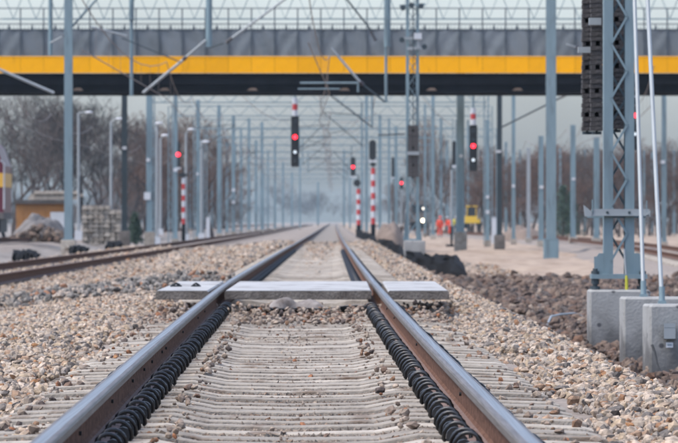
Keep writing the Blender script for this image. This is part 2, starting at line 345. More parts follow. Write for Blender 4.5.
def stones(name, pos, size, m, hi=True, seed=1, flat=.8):
    rng = np.random.RandomState(seed); n = len(pos)
    if n == 0: return None
    BV, BF = (ICO_V, ICO_F) if hi else (OCT_V, OCT_F); k = len(BV)
    V = np.repeat(BV[None], n, 0) * (1 + (rng.rand(n,k,1)-.5)*.5)
    V = V * np.stack([.75+.6*rng.rand(n), .75+.6*rng.rand(n), flat*(.65+.5*rng.rand(n))], -1)[:,None,:]
    ax = rng.randn(n,3); ax /= np.linalg.norm(ax,axis=1)[:,None]; an = rng.rand(n)*6.28 * np.where(rng.rand(n)<.7, 1, .3)
    c, s = np.cos(an)[:,None,None], np.sin(an)[:,None,None]; A = ax[:,None,:]
    V = V*c + np.cross(np.broadcast_to(A, V.shape), V)*s + A*(V*A).sum(-1,keepdims=True)*(1-c)
    V = V * (size/2)[:,None,None] + pos[:,None,:]
    Fq = (BF[None] + (np.arange(n)*k)[:,None,None]).reshape(-1,3)
    me = np_mesh(name, V.reshape(-1,3), Fq, m, 3, attr=np.repeat(rng.rand(n), k))
    return me
def scatter(D0, D1, u0, u1, dens_k, seed, base=.041, Dk=60, margin=1.12):
    """random points with u in [u0,u1] inside the frustum; size grows beyond Dk"""
    rng = np.random.RandomState(seed); out = []
    step = 5.0; D = D0
    while D < D1:
        De = min(D+step, D1); Dm = (D+De)/2; s = base*max(1, Dm/Dk); hw = 339*De/F*margin + .3
        a = max(-hw, cx(Dm)+u0); b = min(hw, cx(Dm)+u1)
        if b > a:
            n = int((b-a)*(De-D)*dens_k/s**2)
            x = a + (b-a)*rng.rand(n); y = D + (De-D)*rng.rand(n); sz = s*(.55+.95*rng.rand(n)**1.4)
            out.append(np.stack([x, y, sz], -1))
        D = De
    return np.concatenate(out) if out else np.zeros((0,3))
def lumpy(x, y): return .018*np.sin(x*5.1+1.3*np.sin(y*1.7)) + .015*np.sin(y*2.3+x*2.2) + .012*np.sin(x*11+y*3.7)
def lay(pts, sink=.15, lump=1.0):
    x, y, s = pts.T; z = ground(x, y) + s*(.5-sink)*np.random.RandomState(5).rand(len(s))*1.3 + lumpy(x, y)*lump + .01
    return np.stack([x, y, z], -1)
rngE = np.random.RandomState(11)
def edgew(y, side): return 1.28 + .16*np.sin(y*.9+side*2) + .10*np.sin(y*2.7+side) + .12*np.sin(y*.23+side)
def keep_sides(p):
    x, y, s = p.T; u = x - cx(y); e = edgew(y, np.sign(u)); k = np.abs(u) > e - .12*rngE.rand(len(u))**2
    return p[k]
# right light shoulder + left light ballast
near = np.concatenate([scatter(15,62,1.05,2.55,1.05,21), scatter(15,62,-9,-1.05,.95,22)])
near = keep_sides(near)
# thin fringe of stones lying over the sleeper ends
nb = stones('ballast_near', lay(near), near[:,2], M['ballast'], True, 31)
o = link('ballast', nb); o['kind'] = 'stuff'; tag(o, 'pale crushed ballast stones on both shoulders of the main track')
far = np.concatenate([scatter(62,118,1.3,2.75,.8,23), scatter(62,235,-9,-1.35,.55,24), scatter(118,235,1.3,3.0,.6,26), scatter(118,170,3.0,5.0,.10,28)])
kx = np.abs(far[:,0]-cx(far[:,1])) > 1.33; far = far[kx]
r2 = np.abs(np.abs(far[:,0]-cx(far[:,1])+6.05) - .7535) > .12; far = far[r2]
o = link('ballast', stones('ballast_far', lay(far, lump=.6), far[:,2], M['ballast'], False, 32)); tag(o, 'pale ballast stones further along the tracks', kind='stuff')
brown = np.concatenate([scatter(34,62,2.3,12,.75,41,base=.075), scatter(62,124,2.35,14,.42,42,base=.085,Dk=70)])
br_rng = np.random.RandomState(2); kk = (brown[:,1] < 110) | (br_rng.rand(len(brown)) < .6); brown = brown[kk]
kk = ~((brown[:,1] < 48.5) & (brown[:,0] > 2.05)) | (rngE.rand(len(brown)) < .25); brown = brown[kk]; pz = lay(brown, lump=1.3); pz[:,2] -= np.where(brown[:,1] < 56, .03, -.01)
o = link('brown_ballast', stones('brown_ballast', pz, brown[:,2], M['brown_ballast'], True, 33)); tag(o, 'dark brown coarse stones spread below the right shoulder', kind='stuff')
_g = np.random.RandomState(8); n_ = 900; gd = 66 + 20*_g.rand(n_); gx = -4.4 + 2.6*_g.rand(n_) + .3*_g.randn(n_)
gp = np.stack([gx, gd, .04+.07*_g.rand(n_)], -1); gz = lay(gp); gz[:,2] += .05
o = link('grey_stones', stones('grey_stones', gz, gp[:,2], stone_mat('grey_stone', [(0,(.26,.27,.28)),(.3,(.36,.36,.36)),(.5,(.13,.135,.14)),(.7,(.5,.46,.43)),(.85,(.08,.08,.085)),(.93,(.36,.2,.13))]), True, 61)); tag(o, 'patch of coarse grey stones left of the crossing', kind='stuff')
# stones between the sleepers of the main track
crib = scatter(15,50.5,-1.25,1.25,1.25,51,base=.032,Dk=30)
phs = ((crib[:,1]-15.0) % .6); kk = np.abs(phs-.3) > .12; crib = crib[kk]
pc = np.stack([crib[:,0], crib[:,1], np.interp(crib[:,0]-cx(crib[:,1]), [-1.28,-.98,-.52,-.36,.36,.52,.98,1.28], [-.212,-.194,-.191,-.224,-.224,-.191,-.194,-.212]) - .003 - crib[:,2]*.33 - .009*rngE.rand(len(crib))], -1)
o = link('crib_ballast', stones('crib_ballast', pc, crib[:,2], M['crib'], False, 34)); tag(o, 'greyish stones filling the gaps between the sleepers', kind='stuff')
crib2 = scatter(58,235,-1.25,1.25,.45,52,base=.045)
pc = np.stack([crib2[:,0], crib2[:,1], zr(crib2[:,1]) - .280 + crib2[:,2]*.1], -1)
o = link('crib_ballast', stones('crib_ballast_far', pc, crib2[:,2], M['ballast'], False, 35)); tag(o, 'pale stones between the rails beyond the crossing', kind='stuff')
# loose stones on the sleepers and along the rail feet
L = []
rl = np.random.RandomState(77)
for i in range(300):
    D = 16 + 34*rl.rand()**.8; side = rl.choice([-1,1])
    u = side*(.7535 - .20 - .12*rl.rand()**1.3 - .02); L.append((cx(D)+u, D, -.185 + .01, .014+.034*rl.rand()**2))
for i in range(110):
    D = 16 + 34*rl.rand(); u = rl.normal(0,.22); L.append((cx(D)+u, D, -.222, .012+.022*rl.rand()**2))
for i in range(420):
    D = 16 + 40*rl.rand(); side = rl.choice([-1,1]); u = side*(1.22 - .30*rl.rand()**2); L.append((cx(D)+u, D, -.195, .018+.035*rl.rand()**1.5))
for i in range(900):                         # row heaped in front of the crossing panel
    D = 46.2 + 4.5*rl.rand(); u = 1.3*(rl.rand()*2-1); L.append((cx(D)+u, D, -.20 + .10*rl.rand()*((D-46.2)/4.5)**2, .025+.035*rl.rand()))
L = np.array(L)
o = link('loose_stones', stones('loose_stones', L[:,:3], L[:,3], stone_mat('loose_stone', [(0,(.34,.29,.26)),(.3,(.24,.17,.14)),(.42,(.46,.41,.37)),(.68,(.34,.22,.15)),(.75,(.12,.10,.10)),(.84,(.5,.45,.41)),(.95,(.36,.17,.09))]), True, 36)); tag(o, 'rusty brown stones strewn on the sleepers beside the clips', kind='stuff')

# ---------------------------------------------------------------- tracks
RAIL = [(-.016,.0006),(.018,.0006),(.027,-.001),(.033,-.004),(.036,-.013),(.036,-.036),(.0085,-.052),(.0085,-.130),(.020,-.141),(.075,-.158),(.075,-.170),
        (-.075,-.170),(-.075,-.158),(-.020,-.141),(-.0085,-.130),(-.0085,-.052),(-.036,-.036),(-.036,-.013),(-.033,-.004),(-.027,-.001)]
RM = [0,1,1,1,1,2,2,2,3,3,3,3,3,2,2,2,1,1,1,1]      # material per segment
def rail(name, fx, zoff, u, Ds, parent, label=None, head='rail_head'):
    n = len(RAIL); V = []; Fq = []; mi = []
    for D in Ds:
        x = float(fx(D)) + u; z = float(zr(D)) + zoff
        V += [(x+a, D, z+b) for a, b in RAIL]
    for i in range(len(Ds)-1):
        for j in range(n):
            Fq.append((i*n+j, (i+1)*n+j, (i+1)*n+(j+1)%n, i*n+(j+1)%n)); mi.append(RM[j])
    me = np_mesh(name, V, Fq, [M[head], M['rail_face'] if head == 'rail_head' else M['rail_rust'], M['rail_rust'], M['rail_foot']], 4, mi)
    o = link(name, me, parent)
    if label: o['label'] = label
    return o
def dsteps(a, b): return list(np.arange(a, min(b,140), .5)) + ([d for d in np.arange(140, min(b,500), 3)] if b > 140 else []) + ([d for d in np.arange(500, b+1, 15)] if b > 500 else [])
main = empty('railway_track', (0,0,0), 'main railway track straight ahead on concrete sleepers with black clips', 'railway track')
for u in (-.7535, .7535): rail('rail', TR['main'][0], 0, u, dsteps(11, 1500), main)
t2 = empty('railway_track', (0,0,0), 'second railway track running beside the main one on its left', 'railway track')
for u in (-.7535, .7535): rail('rail', TR['second'][0], -.26, u, dsteps(70, 1500), t2, head='rail_dull')
t3 = empty('railway_track', (0,0,0), 'farthest left railway track under the maroon locomotive', 'railway track')
for u in (-.7535, .7535): rail('rail', TR['third'][0], -.10, u, dsteps(150, 1400), t3, head='rail_dull')
t4 = empty('railway_track', (0,0,0), 'railway track curving across the sand behind the right lattice mast', 'railway track')
for u in (-.7535, .7535): rail('rail', TR['fourth'][0], -.30, u, dsteps(100, 1400), t4, head='rail_dull')
rw = random.Random(12); D = 17.0
while D < 48:
    for u in (-1, 1):
        if rw.random() < .35:
            xx = float(cx(D)) + u*(.7535 - .0085); q = MB(); q.cyl((0,0,0), .008, u*-.010, 8, 'x'); q.build('web_bolt', M['black'], main, (xx, D, -.085))
    D += rw.uniform(.7, 2.2)
# sleeper: raised seats, lower middle, chamfered top
def sleeper_mesh():
    xs = [-1.28,-1.22,-.98,-.52,-.36,0,.36,.52,.98,1.22,1.28]
    zt = [-.212,-.200,-.192,-.189,-.219,-.226,-.219,-.189,-.192,-.200,-.212]
    wt = [.09,.105,.115,.12,.10,.095,.10,.12,.115,.105,.09]
    V = []; Fq = []
    for x, z, h in zip(xs, zt, wt):
        V += [(x,-h-.03,-.36),(x,-h-.006,z-.005),(x,-h,z),(x,h,z),(x,h+.006,z-.005),(x,h+.03,-.36)]
    for i in range(len(xs)-1):
        for j in range(5): Fq.append((i*6+j, (i+1)*6+j, (i+1)*6+j+1, i*6+j+1))
    Fq += [tuple(range(6))[::-1], tuple(range(60,66))]
    me = bpy.data.meshes.new('sleeper'); me.from_pydata(V, [], Fq); me.materials.append(M['concrete']); me.update(); return me
SL = sleeper_mesh()
def clip_mb(side=1, lod=0):
    """spring clip seen end-on: an arched loop beside the rail foot, x grows away from the rail"""
    mb = MB(); s = side
    n = 9
    pts = [(s*.054,-.03,-.162)]
    for i in range(n+1):
        a = math.pi*i/n
        pts.append((s*(.106 - .052*math.cos(a)), -.03 + .05*i/n, -.160 + .064*math.sin(a)**.85))
    pts.append((s*.152, .03, -.166))
    mb.tube(pts, .0080, 8)
    return mb
def ins_mb(side=1):
    mb = MB(); s = side
    return mb
CL = {s: clip_mb(s).mesh('clip', M['clip']) for s in (-1,1)}
IN = {s: ins_mb(s).mesh('insulator', M['insul']) for s in (-1,1)}
MERGED = MB(); n_sl = 0; n_cl = 0
D = 15.0 + .3; rs = random.Random(4)
while D < 240:
    x = float(cx(D)); z = float(zr(D)); crossing = 50.5 < D < 58.1
    if not crossing:
        if n_sl < 300:
            o = link('sleeper', SL, main, (x + rs.uniform(-.004,.004), D + rs.uniform(-.012,.012), z + rs.uniform(-.004,.004))); o.rotation_euler = (rs.uniform(-.02,.02), 0, rs.uniform(-.006,.006)); n_sl += 1
            for r_ in (-1, 1):
                for side in (-r_, r_):
                    if n_cl < 296:
                        inner = side == -r_
                        c = link('clip', CL[side], o, (r_*.7535, .0, rs.uniform(-.003,.003))); c.rotation_euler = (0,rs.uniform(-.03,.03),rs.uniform(-.02,.02)); n_cl += 1
                        MERGED_I = None
                    elif D < 150:
                        MERGED.tube([(x+r_*.7535+side*a, D, z+b) for a, b in ((.045,-.15),(.06,-.11),(.10,-.092),(.14,-.11),(.16,-.165))], .010, 4)
    D += .6
INS = MB(); D = 15.3
while D < 50.4:
    x = float(cx(D))
    for r_ in (-1,1):
        for side in (-1,1):
            xc = x+r_*.7535+side*.104; INS.prism([(xc+.034*math.cos(math.pi*j/6), -.172+.036*math.sin(math.pi*j/6)) for j in range(7)]+[(xc-.034,-.20),(xc+.034,-.20)], D-.01, D+.06)
    D += .6
o = INS.build('insulator', M['insul'], main); o['kind'] = 'stuff'
o = MERGED.build('clips', M['clip'], main); o['kind'] = 'stuff'
for t, key, a, b in ((t2,'second',90,200), (t4,'fourth',150,230)):
    fx, zo = TR[key]; D = a
    while D < b:
        link('sleeper', SL, t, (float(fx(D)), D, float(zr(D))+zo)); D += .6

# ---------------------------------------------------------------- level crossing panels
def panel(x0, x1, label, ramp=0):
    t = empty('crossing_panel', ((x0+x1)/2, 50.8, 0), label, 'crossing panel', 'concrete panels of the crossing')
    cxm = (x0+x1)/2; a, b = x0-cxm, x1-cxm
    mb = MB(); top = [(a,-.012),(a+.015,.0),(b-.015,.0),(b,-.012)]
    if ramp < 0: top = [(a,-.075),(a+.10,.0),(b-.015,0),(b,-.012)]
    if ramp > 0: top = [(a,-.012),(a+.015,0),(b-.10,0),(b,-.075)]
    poly = [(a,-.078)] + top + [(b,-.078)]
    # front chamfer
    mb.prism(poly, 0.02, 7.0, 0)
    mb.build('slab', [M['dark_concrete']], t)
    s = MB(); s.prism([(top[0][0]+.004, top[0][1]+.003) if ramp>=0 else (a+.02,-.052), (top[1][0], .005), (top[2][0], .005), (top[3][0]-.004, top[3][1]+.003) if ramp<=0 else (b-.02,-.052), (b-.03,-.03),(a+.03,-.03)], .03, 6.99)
    s.build('lit_top', [M['panel_top']], t)  # thin layer added over the slab to carry the painted lit tone
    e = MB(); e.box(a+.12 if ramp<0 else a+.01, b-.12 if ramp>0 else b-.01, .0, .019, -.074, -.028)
    e.build('edge_face', [M['dark_concrete']], t)  # front strip in the dark concrete, its shade painted in
    return t
c0 = float(cx(52)); 
pl = panel(PX(156,50.9), c0-.7535-.06, 'outer concrete crossing panel left of the left rail')
panel(c0-.7535+.085, c0+.7535-.085, 'wide concrete crossing panel between the two rails')
panel(c0+.7535+.06, PX(449,50.9), 'outer concrete crossing panel right of the right rail')
for (x, w_) in ((176,.07),(196,.05)):
    mb = MB(); p = P(x, 285, 53.5); mb.tube([(-w_/2,0,0),(-w_/2,0,.015),(0,0,.03),(w_/2,0,.015),(w_/2,0,0)], .012, 5)
    mb.box(-w_/2-.02, w_/2+.02, -.05, .05, .0, .012)
    tag(mb.build('lifting_hook', M['black'], None, (p[0], 53.5, .006)), 'black lifting loop on the left crossing panel, ' + ('the left one of two' if x == 176 else 'the one nearer the rail'), 'lifting hook', 'lifting hooks')
# rolled dirty cloth lying in front of the middle panel
def cloth():
    V = []; Fq = []; nu, nv = 34, 9
    for i in range(nu+1):
        t = i/nu; x = PX(270,50.4) + (PX(324,50.4)-PX(270,50.4))*t
        h = .10*math.sin(math.pi*min(1,t*1.9))**.5*.9 if t < .5 else .07*max(0,math.sin(math.pi*(t-.42)/.58))**.6
        h = max(h, .02)
        for j in range(nv+1):
            a = math.pi*j/nv
            r = 1+.12*noise.noise((t*5, a*1.5, 1))
            V.append((x, 50.05 - .10*math.cos(a)*r - .03*math.sin(t*9), -.135 + h*math.sin(a)*r + .006*math.sin(t*14+a*2)))
    for i in range(nu):
        for j in range(nv): Fq.append((i*(nv+1)+j, (i+1)*(nv+1)+j, (i+1)*(nv+1)+j+1, i*(nv+1)+j+1))
    me = bpy.data.meshes.new('cloth'); me.from_pydata(V, [], Fq); me.materials.append(M['cloth_brown'])
    me.polygons.foreach_set('use_smooth', [True]*len(Fq)); me.update(); return link('tarpaulin', me)
tag(cloth(), 'crumpled dirty grey-brown cloth lying against the front of the crossing', 'tarpaulin')
mb = MB(); mb.tube([(PX(158,50.6),50.6,-.14),(PX(172,50.6),50.5,-.155),(PX(188,50.6),50.5,-.16),(PX(204,50.6),50.4,-.20)], .014, 6)
tag(mb.build('stick', M['cloth_brown']), 'bent weathered stick lying under the left end of the crossing', 'stick')
mb = MB(); pts = [P(x,y,D_) for x,y,D_ in ((547,331,66),(551,324,67.5),(560,318.5,69),(574,316,70),(590,317,70))]
pts = [(p[0], p[1], float(ground(p[0],p[1]))+.10 + (.05 if 0<i<4 else -.03)) for i, p in enumerate(pts)]
mb.tube(pts, .014, 6); tag(mb.build('cable', M['galv_pale']), 'thin grey cable arching over the brown stones beside the blocks', 'cable')

# ---------------------------------------------------------------- foundations, guys and the near lattice mast
def block_mesh(w, d, h):
    c = .018; mb = MB()
    def ring(x, y, z): return [(-x,-y,z),(x,-y,z),(x,y,z),(-x,y,z)]
    def oct_(x, y, z): return [(-x+c,-y,z),(x-c,-y,z),(x,-y+c,z),(x,y-c,z),(x-c,y,z),(-x+c,y,z),(-x,y-c,z),(-x,-y+c,z)]
    V = oct_(w/2,d/2,-h) + oct_(w/2,d/2,-c) + oct_(w/2-c,d/2-c,0)
    Fq = [tuple(range(16,24))]
    for k in (0,8):
        for j in range(8): Fq.append((k+j, k+(j+1)%8, k+8+(j+1)%8, k+8+j))
    mb.add(V, Fq); return mb
kb = 100.0
b1 = block_mesh(.61,.6,1.1).build('concrete_foundation', M['block'], None, (PX(618.5,56.3), 56.3, -.06)); tag(b1, 'concrete block carrying the lattice mast on the right, leftmost of three', 'concrete block', 'concrete blocks at the right')
X2 = PX(623,51)
b2 = block_mesh(.56,.55,1.1).build('concrete_foundation', M['block'], None, (X2+.28, 51.3, -.06)); tag(b2, 'narrow looking concrete block between the mast foundation and the nearest block', 'concrete block', 'concrete blocks at the right'); b2.rotation_euler[2] = .02
b3 = block_mesh(.62,.6,1.1).build('concrete_foundation', M['block'], None, (PX(643.5,48.1)+.33, 48.1, -.075)); tag(b3, 'nearest concrete block at the right edge with a grey box bolted on', 'concrete block', 'concrete blocks at the right'); b3.rotation_euler[2] = .05
D3 = 47.75
t = empty('junction_box', P(669.5,331,D3), 'small grey box fixed to the nearest concrete block', 'box')
mb = MB(); mb.box(-.045,.045,-.03,.03,-.062,.062); mb.build('housing', M['galv'], t)
mb = MB(); mb.box(-.049,.049,-.036,-.029,.03,.066); mb.box(-.049,.049,-.036,-.029,-.066,.026); mb.build('cover', M['galv_pale'], t)
mb = MB(); mb.box(-.050,.050,-.03,.03,-.072,-.0665); mb.build('gasket', M['black'], t)
p = P(669.5,345,D3); mb = MB(); mb.box(-.030,.030,-.008,.004,-.022,.022); mb.box(-.02,.02,-.010,-.008,-.004,.006,1)
tag(mb.build('label_plate', [M['white'], M['galv']], None, p), 'small white plate below the grey box on the nearest block', 'plate')
mb = MB(); mb.tube([P(652,345,D3-.05),P(655,352,D3-.09),P(657,362,D3-.13),P(661,375,D3-.2)], [.012,.009,.008,.009], 6)
tag(mb.build('cable_end', M['black']), 'black cable leaning against the nearest concrete block', 'cable')
def guy(x0, D0, z0, x1, D1, z1, label):
    t = empty('guy_rod', (x0, D0, z0), label, 'guy rod', 'pale guy rods rising from the blocks')
    mb = MB(); mb.tube([(0,0,0),(x1-x0,D1-D0,z1-z0)], .019, 8); mb.build('rod', M['galv_pale'], t)
    mb = MB(); mb.box(-.035,.035,-.035,.035,-.01,.02); mb.tube([(0,0,.0),(0,.02,.14)], .026, 8); mb.build('anchor', M['galv'], t)
XT = PX(618.5, 56.3)
guy(PX(643.5,51.3), 51.3, -.055, XT+.055, 56.1, 6.0, 'pale rod rising from the middle concrete block to the mast')
guy(PX(662,48.3), 48.3, -.07, XT+.075, 56.1, 7.2, 'pale rod rising from the nearest concrete block at the edge')

def lattice_mast(name, X, D, z0, H, w, leg, mats, label, group=None, pitch=.275, depth=.24, individual=True, ground_plate=True):
    t = empty(name, (X, D, z0), label, 'lattice mast', group)
    for s in (-1, 1):
        mb = MB(); xo = s*(w/2); xi = s*(w/2-leg)
        a, b = sorted((xo, xi)); th = .012
        mb.box(a, b, -depth/2, -depth/2+th, 0, H); mb.box(a, b, depth/2-th, depth/2, 0, H)
        a2, b2 = sorted((xo, xo - s*th)); mb.box(a2, b2, -depth/2+th+.001, depth/2-th-.001, 0, H)
        mb.build('leg', mats[0], t)
    g = w/2 - leg
    i0 = .02
    k = 0; z = .18
    gathered = MB()
    while z < H - pitch:
        s = 1 if k % 2 else -1
        for y, sg in ((-depth/2-.006, s), (depth/2+.006, -s)):
            a = (sg*(g+i0), y, z); b = (-sg*(g+i0), y, z+pitch)
            if individual and z < 3.4:
                mb = MB(); mb.bar(a, b, .022, .010); mb.build('lacing_bar', mats[1], t)
            else: gathered.bar(a, b, .022, .010)
        z += pitch; k += 1
    gathered.build('lacing', mats[1], t)['kind'] = 'stuff'
    return t
tw = lattice_mast('lattice_mast', XT, 56.3, .05, 7.6, .305, .093, (M['galv'], M['galv']), 'blue-grey steel lattice mast standing on a concrete block at the right', pitch=.272)
mb = MB(); mb.box(-.28,.28,-.2,.2,.0,.045); mb.build('base_plate', M['galv'], tw)
for s in (-1,1):
    mb = MB(); mb.prism([(s*.153,.045),(s*.245,.045),(s*.245,.20),(s*.20,.255),(s*.153,.255)], -.12, -.105); mb.build('gusset', M['galv'], tw)
    mb = MB(); mb.box(*sorted((s*.155, s*.240)), .105, .12, .045, .22); mb.build('gusset', M['galv'], tw)
    for y in (-.15,.15):
        mb = MB(); mb.cyl((s*.235,y,-.12), .018, .22, 8); mb.cyl((s*.235,y,-.055), .034, .05, 6); mb.cyl((s*.235,y,.046), .034, .03, 6); mb.cyl((s*.235,y,-.108), .045, .03, 6); mb.build('anchor_bolt', M['galv_dark'], tw)
# cross bracket
mb = MB(); zb = PZ(212.5,56.3)-.05
mb.box(-.28,.30,-.165,-.13,zb-.035,zb+.035); mb.box(-.28,.30,-.20,-.165,zb-.035,zb-.025)
mb.prism([(-.36,zb+.075),(-.345,zb-.04),(-.27,zb-.04),(-.28,zb+.01)], -.20, -.13); mb.prism([(.26,zb-.04),(.31,zb-.04),(.31,zb+.02)], -.2,-.14)
mb.build('cross_bracket', M['galv_pale'], tw)
mb = MB(); mb.box(-.31,.28,.125,.15,zb-.055,zb-.02); mb.build('rear_bracket', M['galv'], tw)
mb = MB(); mb.cyl((-.27,-.17,zb), .006, .13, 6); mb.cyl((.275,-.16,zb), .006, .12, 6); mb.build('pin', M['galv'], tw)
for sx in (-.12, .10):
    mb = MB(); mb.cyl((sx,-.175,zb), .015, .012, 6, 'y'); mb.build('bolt', M['galv_dark'], tw)
mb = MB(); mb.tube([(.072,-.20,-.14),(.072,-.20,-.02),(.068,-.19,.03)], .016, 8); tag(mb.build('ground_cable_sleeve', M['yellow_pipe'], tw), 'yellow-green')
mb = MB(); mb.tube([(.068,-.19,.031),(.055,-.18,.22),(.05,-.175,.30)], .012, 8); mb.build('ground_cable', M['galv_pale'], tw)

def weight_stack(x0, x1, D, ybot, ytop, label, n_h=.048, dx=.0):
    z0, z1 = PZ(ybot, D), PZ(ytop, D); X = (PX(x0,D)+PX(x1,D))/2; w_ = PX(x1,D)-PX(x0,D)
    t = empty('tension_weights', (X, D, z0), label, 'weight stack', 'tension weight stacks')
    mesh_a = MB(); c = .006
    mesh_a.prism([(-w_/2+c,0),(w_/2-c,0),(w_/2,c),(w_/2,n_h-c-.003),(w_/2-c,n_h-.003),(-w_/2+c,n_h-.003),(-w_/2,n_h-c-.003),(-w_/2,c)], -.11, .11)
    a = mesh_a.mesh('weight', M['weight'])
    mb2 = MB(); sw = .022; mb2.box(-w_/2,-sw,-.11,.11,0,n_h-.003); mb2.box(sw,w_/2,-.11,.11,0,n_h-.003); mb2.box(-sw,sw,-.05,.11,0.001,n_h-.004,1)
    b = mb2.mesh('weight', [M['weight'], M['weight_dark']])
    k = 0; z = 0; rr = random.Random(int(x0))
    while z < z1 - z0:
        link('weight', b if k % 5 in (3,) else a, t, (rr.uniform(-.006,.006), rr.uniform(-.01,.01), z)); z += n_h; k += 1
    mb = MB(); mb.cyl((0,0,-.03), .012, z1-z0+3.2, 6); mb.cyl((0,0,-.035), .05, .03, 10); mb.build('hanger_rod', M['galv_dark'], t)
    return t
wa = weight_stack(582, 592, 57.2, 131, -12, 'outer dark stack of iron tension weights left of the near mast')
wb = weight_stack(590.5, 603, 56.9, 131, -12, 'inner dark stack of iron tension weights against the near mast leg')
wc = weight_stack(606, 626, 57.6, 129, -12, 'dark stack of iron tension weights behind the near mast lacing')
for (x0,x1,y0,y1,D_,pr) in ((589,601,18,25,56.6,wb),(578,590.5,47,53,56.9,wa)):
    a = P(x0,y1,D_); b = P(x1,y0,D_); L0 = pr.location
    mb = MB(); mb.box(a[0]-L0.x, b[0]-L0.x, D_-.06-L0.y, D_-.02+.1-L0.y, a[2]-L0.z, b[2]-L0.z); tag(mb.build('clamp', M['galv_pale'], pr), 'pale')
a = P(602,127,56.7); b = P(604.2,110,56.7); mb = MB(); mb.box(0,b[0]-a[0],-.02,.02,0,b[2]-a[2]); tag(mb.build('marker_strip', M['yellow']), 'thin yellow marker strip on the left leg of the near mast', 'marker')

# ---------------------------------------------------------------- plain masts, foundations
def mast(x, w_px, D, label, y_top=-20, mats='galv_far', found=True, fy=None, plates=(), fw=1.7, group='steel masts along the tracks', z_top=None, name='catenary_mast', fmat='concrete'):
    X = PX(x, D); W = w_px*D/F; zg = float(ground(X, D)); zt = z_top if z_top is not None else PZ(y_top, D)
    fh = .35 if fy is None else PZ(fy, D) - zg
    t = empty(name, (X, D, zg), label, 'mast', group); W2 = W/2; th = W*.12
    zb = fh if found else -.3
    mb = MB(); mb.box(-W2,W2,-W2,-W2+th,zb,zt-zg); mb.box(-W2,W2,W2-th,W2,zb,zt-zg); mb.box(-th/2,th/2,-W2+th+.001,W2-th-.001,zb,zt-zg)
    for s in (-1,1):
        z = zb+.3
        while z < zt-zg-.4: mb.box(*sorted((s*W2, s*(W2-th*.6))), -W2+th+.001, W2-th-.001, z, z+.06); z += .9
    mb.build('shaft', M[mats], t)
    mb = MB(); mb.box(-W2*1.5,W2*1.5,-W2*1.5,W2*1.5,zb+.002,zb+.05); mb.build('base_plate', M[mats], t)
    if found: block_mesh(W*fw, W*fw, fh+.5).build('foundation', M[fmat], t, (0,0,fh))
    for (px, py, pw, phh, mt) in plates:
        a = P(px-pw/2, py+phh/2, D-W2-.03); b = P(px+pw/2, py-phh/2, D-W2-.03)
        mb = MB(); mb.box(a[0]-X, b[0]-X, -W2-.05, -W2-.02, a[2]-zg, b[2]-zg); mb.build('number_plate', M[mt], t)
    return t
m1 = mast(68.5, 8.2, 207, 'thick grey mast left of centre rising in front of the yellow bridge', y_top=-60, fy=240, fw=1.8, mats='galv')
m2 = mast(551, 10, 205, 'thick grey mast right of centre rising in front of the yellow bridge', y_top=-60, fy=240, fw=1.5, mats='galv', fmat='galv_far')
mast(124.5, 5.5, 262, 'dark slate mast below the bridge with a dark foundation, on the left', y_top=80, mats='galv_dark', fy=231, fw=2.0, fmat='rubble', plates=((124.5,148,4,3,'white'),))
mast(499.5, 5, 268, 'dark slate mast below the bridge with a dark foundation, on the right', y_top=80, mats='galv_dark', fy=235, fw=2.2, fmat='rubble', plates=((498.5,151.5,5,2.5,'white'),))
mast(149.5, 6.2, 290, 'grey mast with a square white plate, behind the second track', y_top=70, fy=232, plates=((147.3,196,6.5,7.5,'white'),(148.2,160,3.2,3.2,'white')))
mast(460.5, 7.5, 250.0+6, 'grey mast just beyond the bridge, right of the second dangling signal', y_top=70, fy=232, mats='galv_far', plates=((461,156,3.5,3,'white'),))
mast(175.5, 4, 345, 'slender grey mast behind the left red signal', y_top=95, plates=((175.5,170,4,3.5,'white'),))
mast(198, 4, 395, 'slender grey mast right of the left red signal', y_top=100, plates=((197.5,174,2.6,2.6,'white'),))
mast(219, 3.6, 430, 'slender grey mast left of the haze, near the middle left', y_top=105)
mast(233.5, 3.4, 470, 'slender grey mast with two white dots at the edge of the haze', y_top=115, plates=((233.5,190,3,3,'white'),(233.5,202,3,3,'white')))
mast(487.5, 4, 300, 'slim grey mast with two pale plates beside the dark slate mast', y_top=120, plates=((487.5,197,3,3,'white'),(487.5,212,3.6,3.6,'white')))
mast(513.5, 3.6, 330, 'slim grey mast with one pale plate in front of the reddish wood', y_top=70, plates=((513.5,186,3,3,'white'),))
mast(528.5, 3.6, 345, 'plain slim grey mast without plates in front of the reddish wood', y_top=148, mats='galv_pale')
mast(541, 5, 300, 'grey mast close left of the thick right mast', y_top=136, plates=((541.5,187,4,3,'white'),))
mast(573, 5, 320, 'grey mast between the thick right mast and the weight stack', y_top=125, plates=((573.5,179,3.5,2.5,'white'),))
mast(596.5, 5.5, 300, 'grey mast seen just left of the near lattice mast', y_top=137)
mast(664, 4.6, 285, 'grey mast at the right edge beyond the guy rods', y_top=95, plates=((663,162,4,3,'white'),))
mast(433, 3.2, 420, 'thin grey mast beside the workers', y_top=95)
mast(380, 3, 520, 'thin hazy mast right of the striped signals', y_top=115)
mast(366.5, 3, 560, 'thin hazy mast between the striped signals', y_top=95)

_fm = random.Random(14); _k = 0
for x, D, y in [(241,520,128),(249,560,118),(256,610,140),(262,560,122),(268,700,150),(275,640,140),(283,800,162),(292,900,172),(300,760,158),(318,1000,182),(350,900,176),(344,760,150),(362,640,128),(389,600,118),(396,560,126),(408,600,110),(425,480,104),(441,520,118),(447,620,140),(468,520,120),(480,600,150),(506,520,142),(520,560,150),(560,520,148),(585,560,150),(607,520,160),(644,480,150),(652,560,152),(674,520,150),(212,600,150),(227,560,140),(190,520,138),(168,560,150)]:
    _k += 1
    mast(x, _fm.uniform(2.0,2.9)*(1 if D < 700 else .75), D, 'far slender hazy mast number', y_top=y, group='far masts in the haze', fw=1.4)
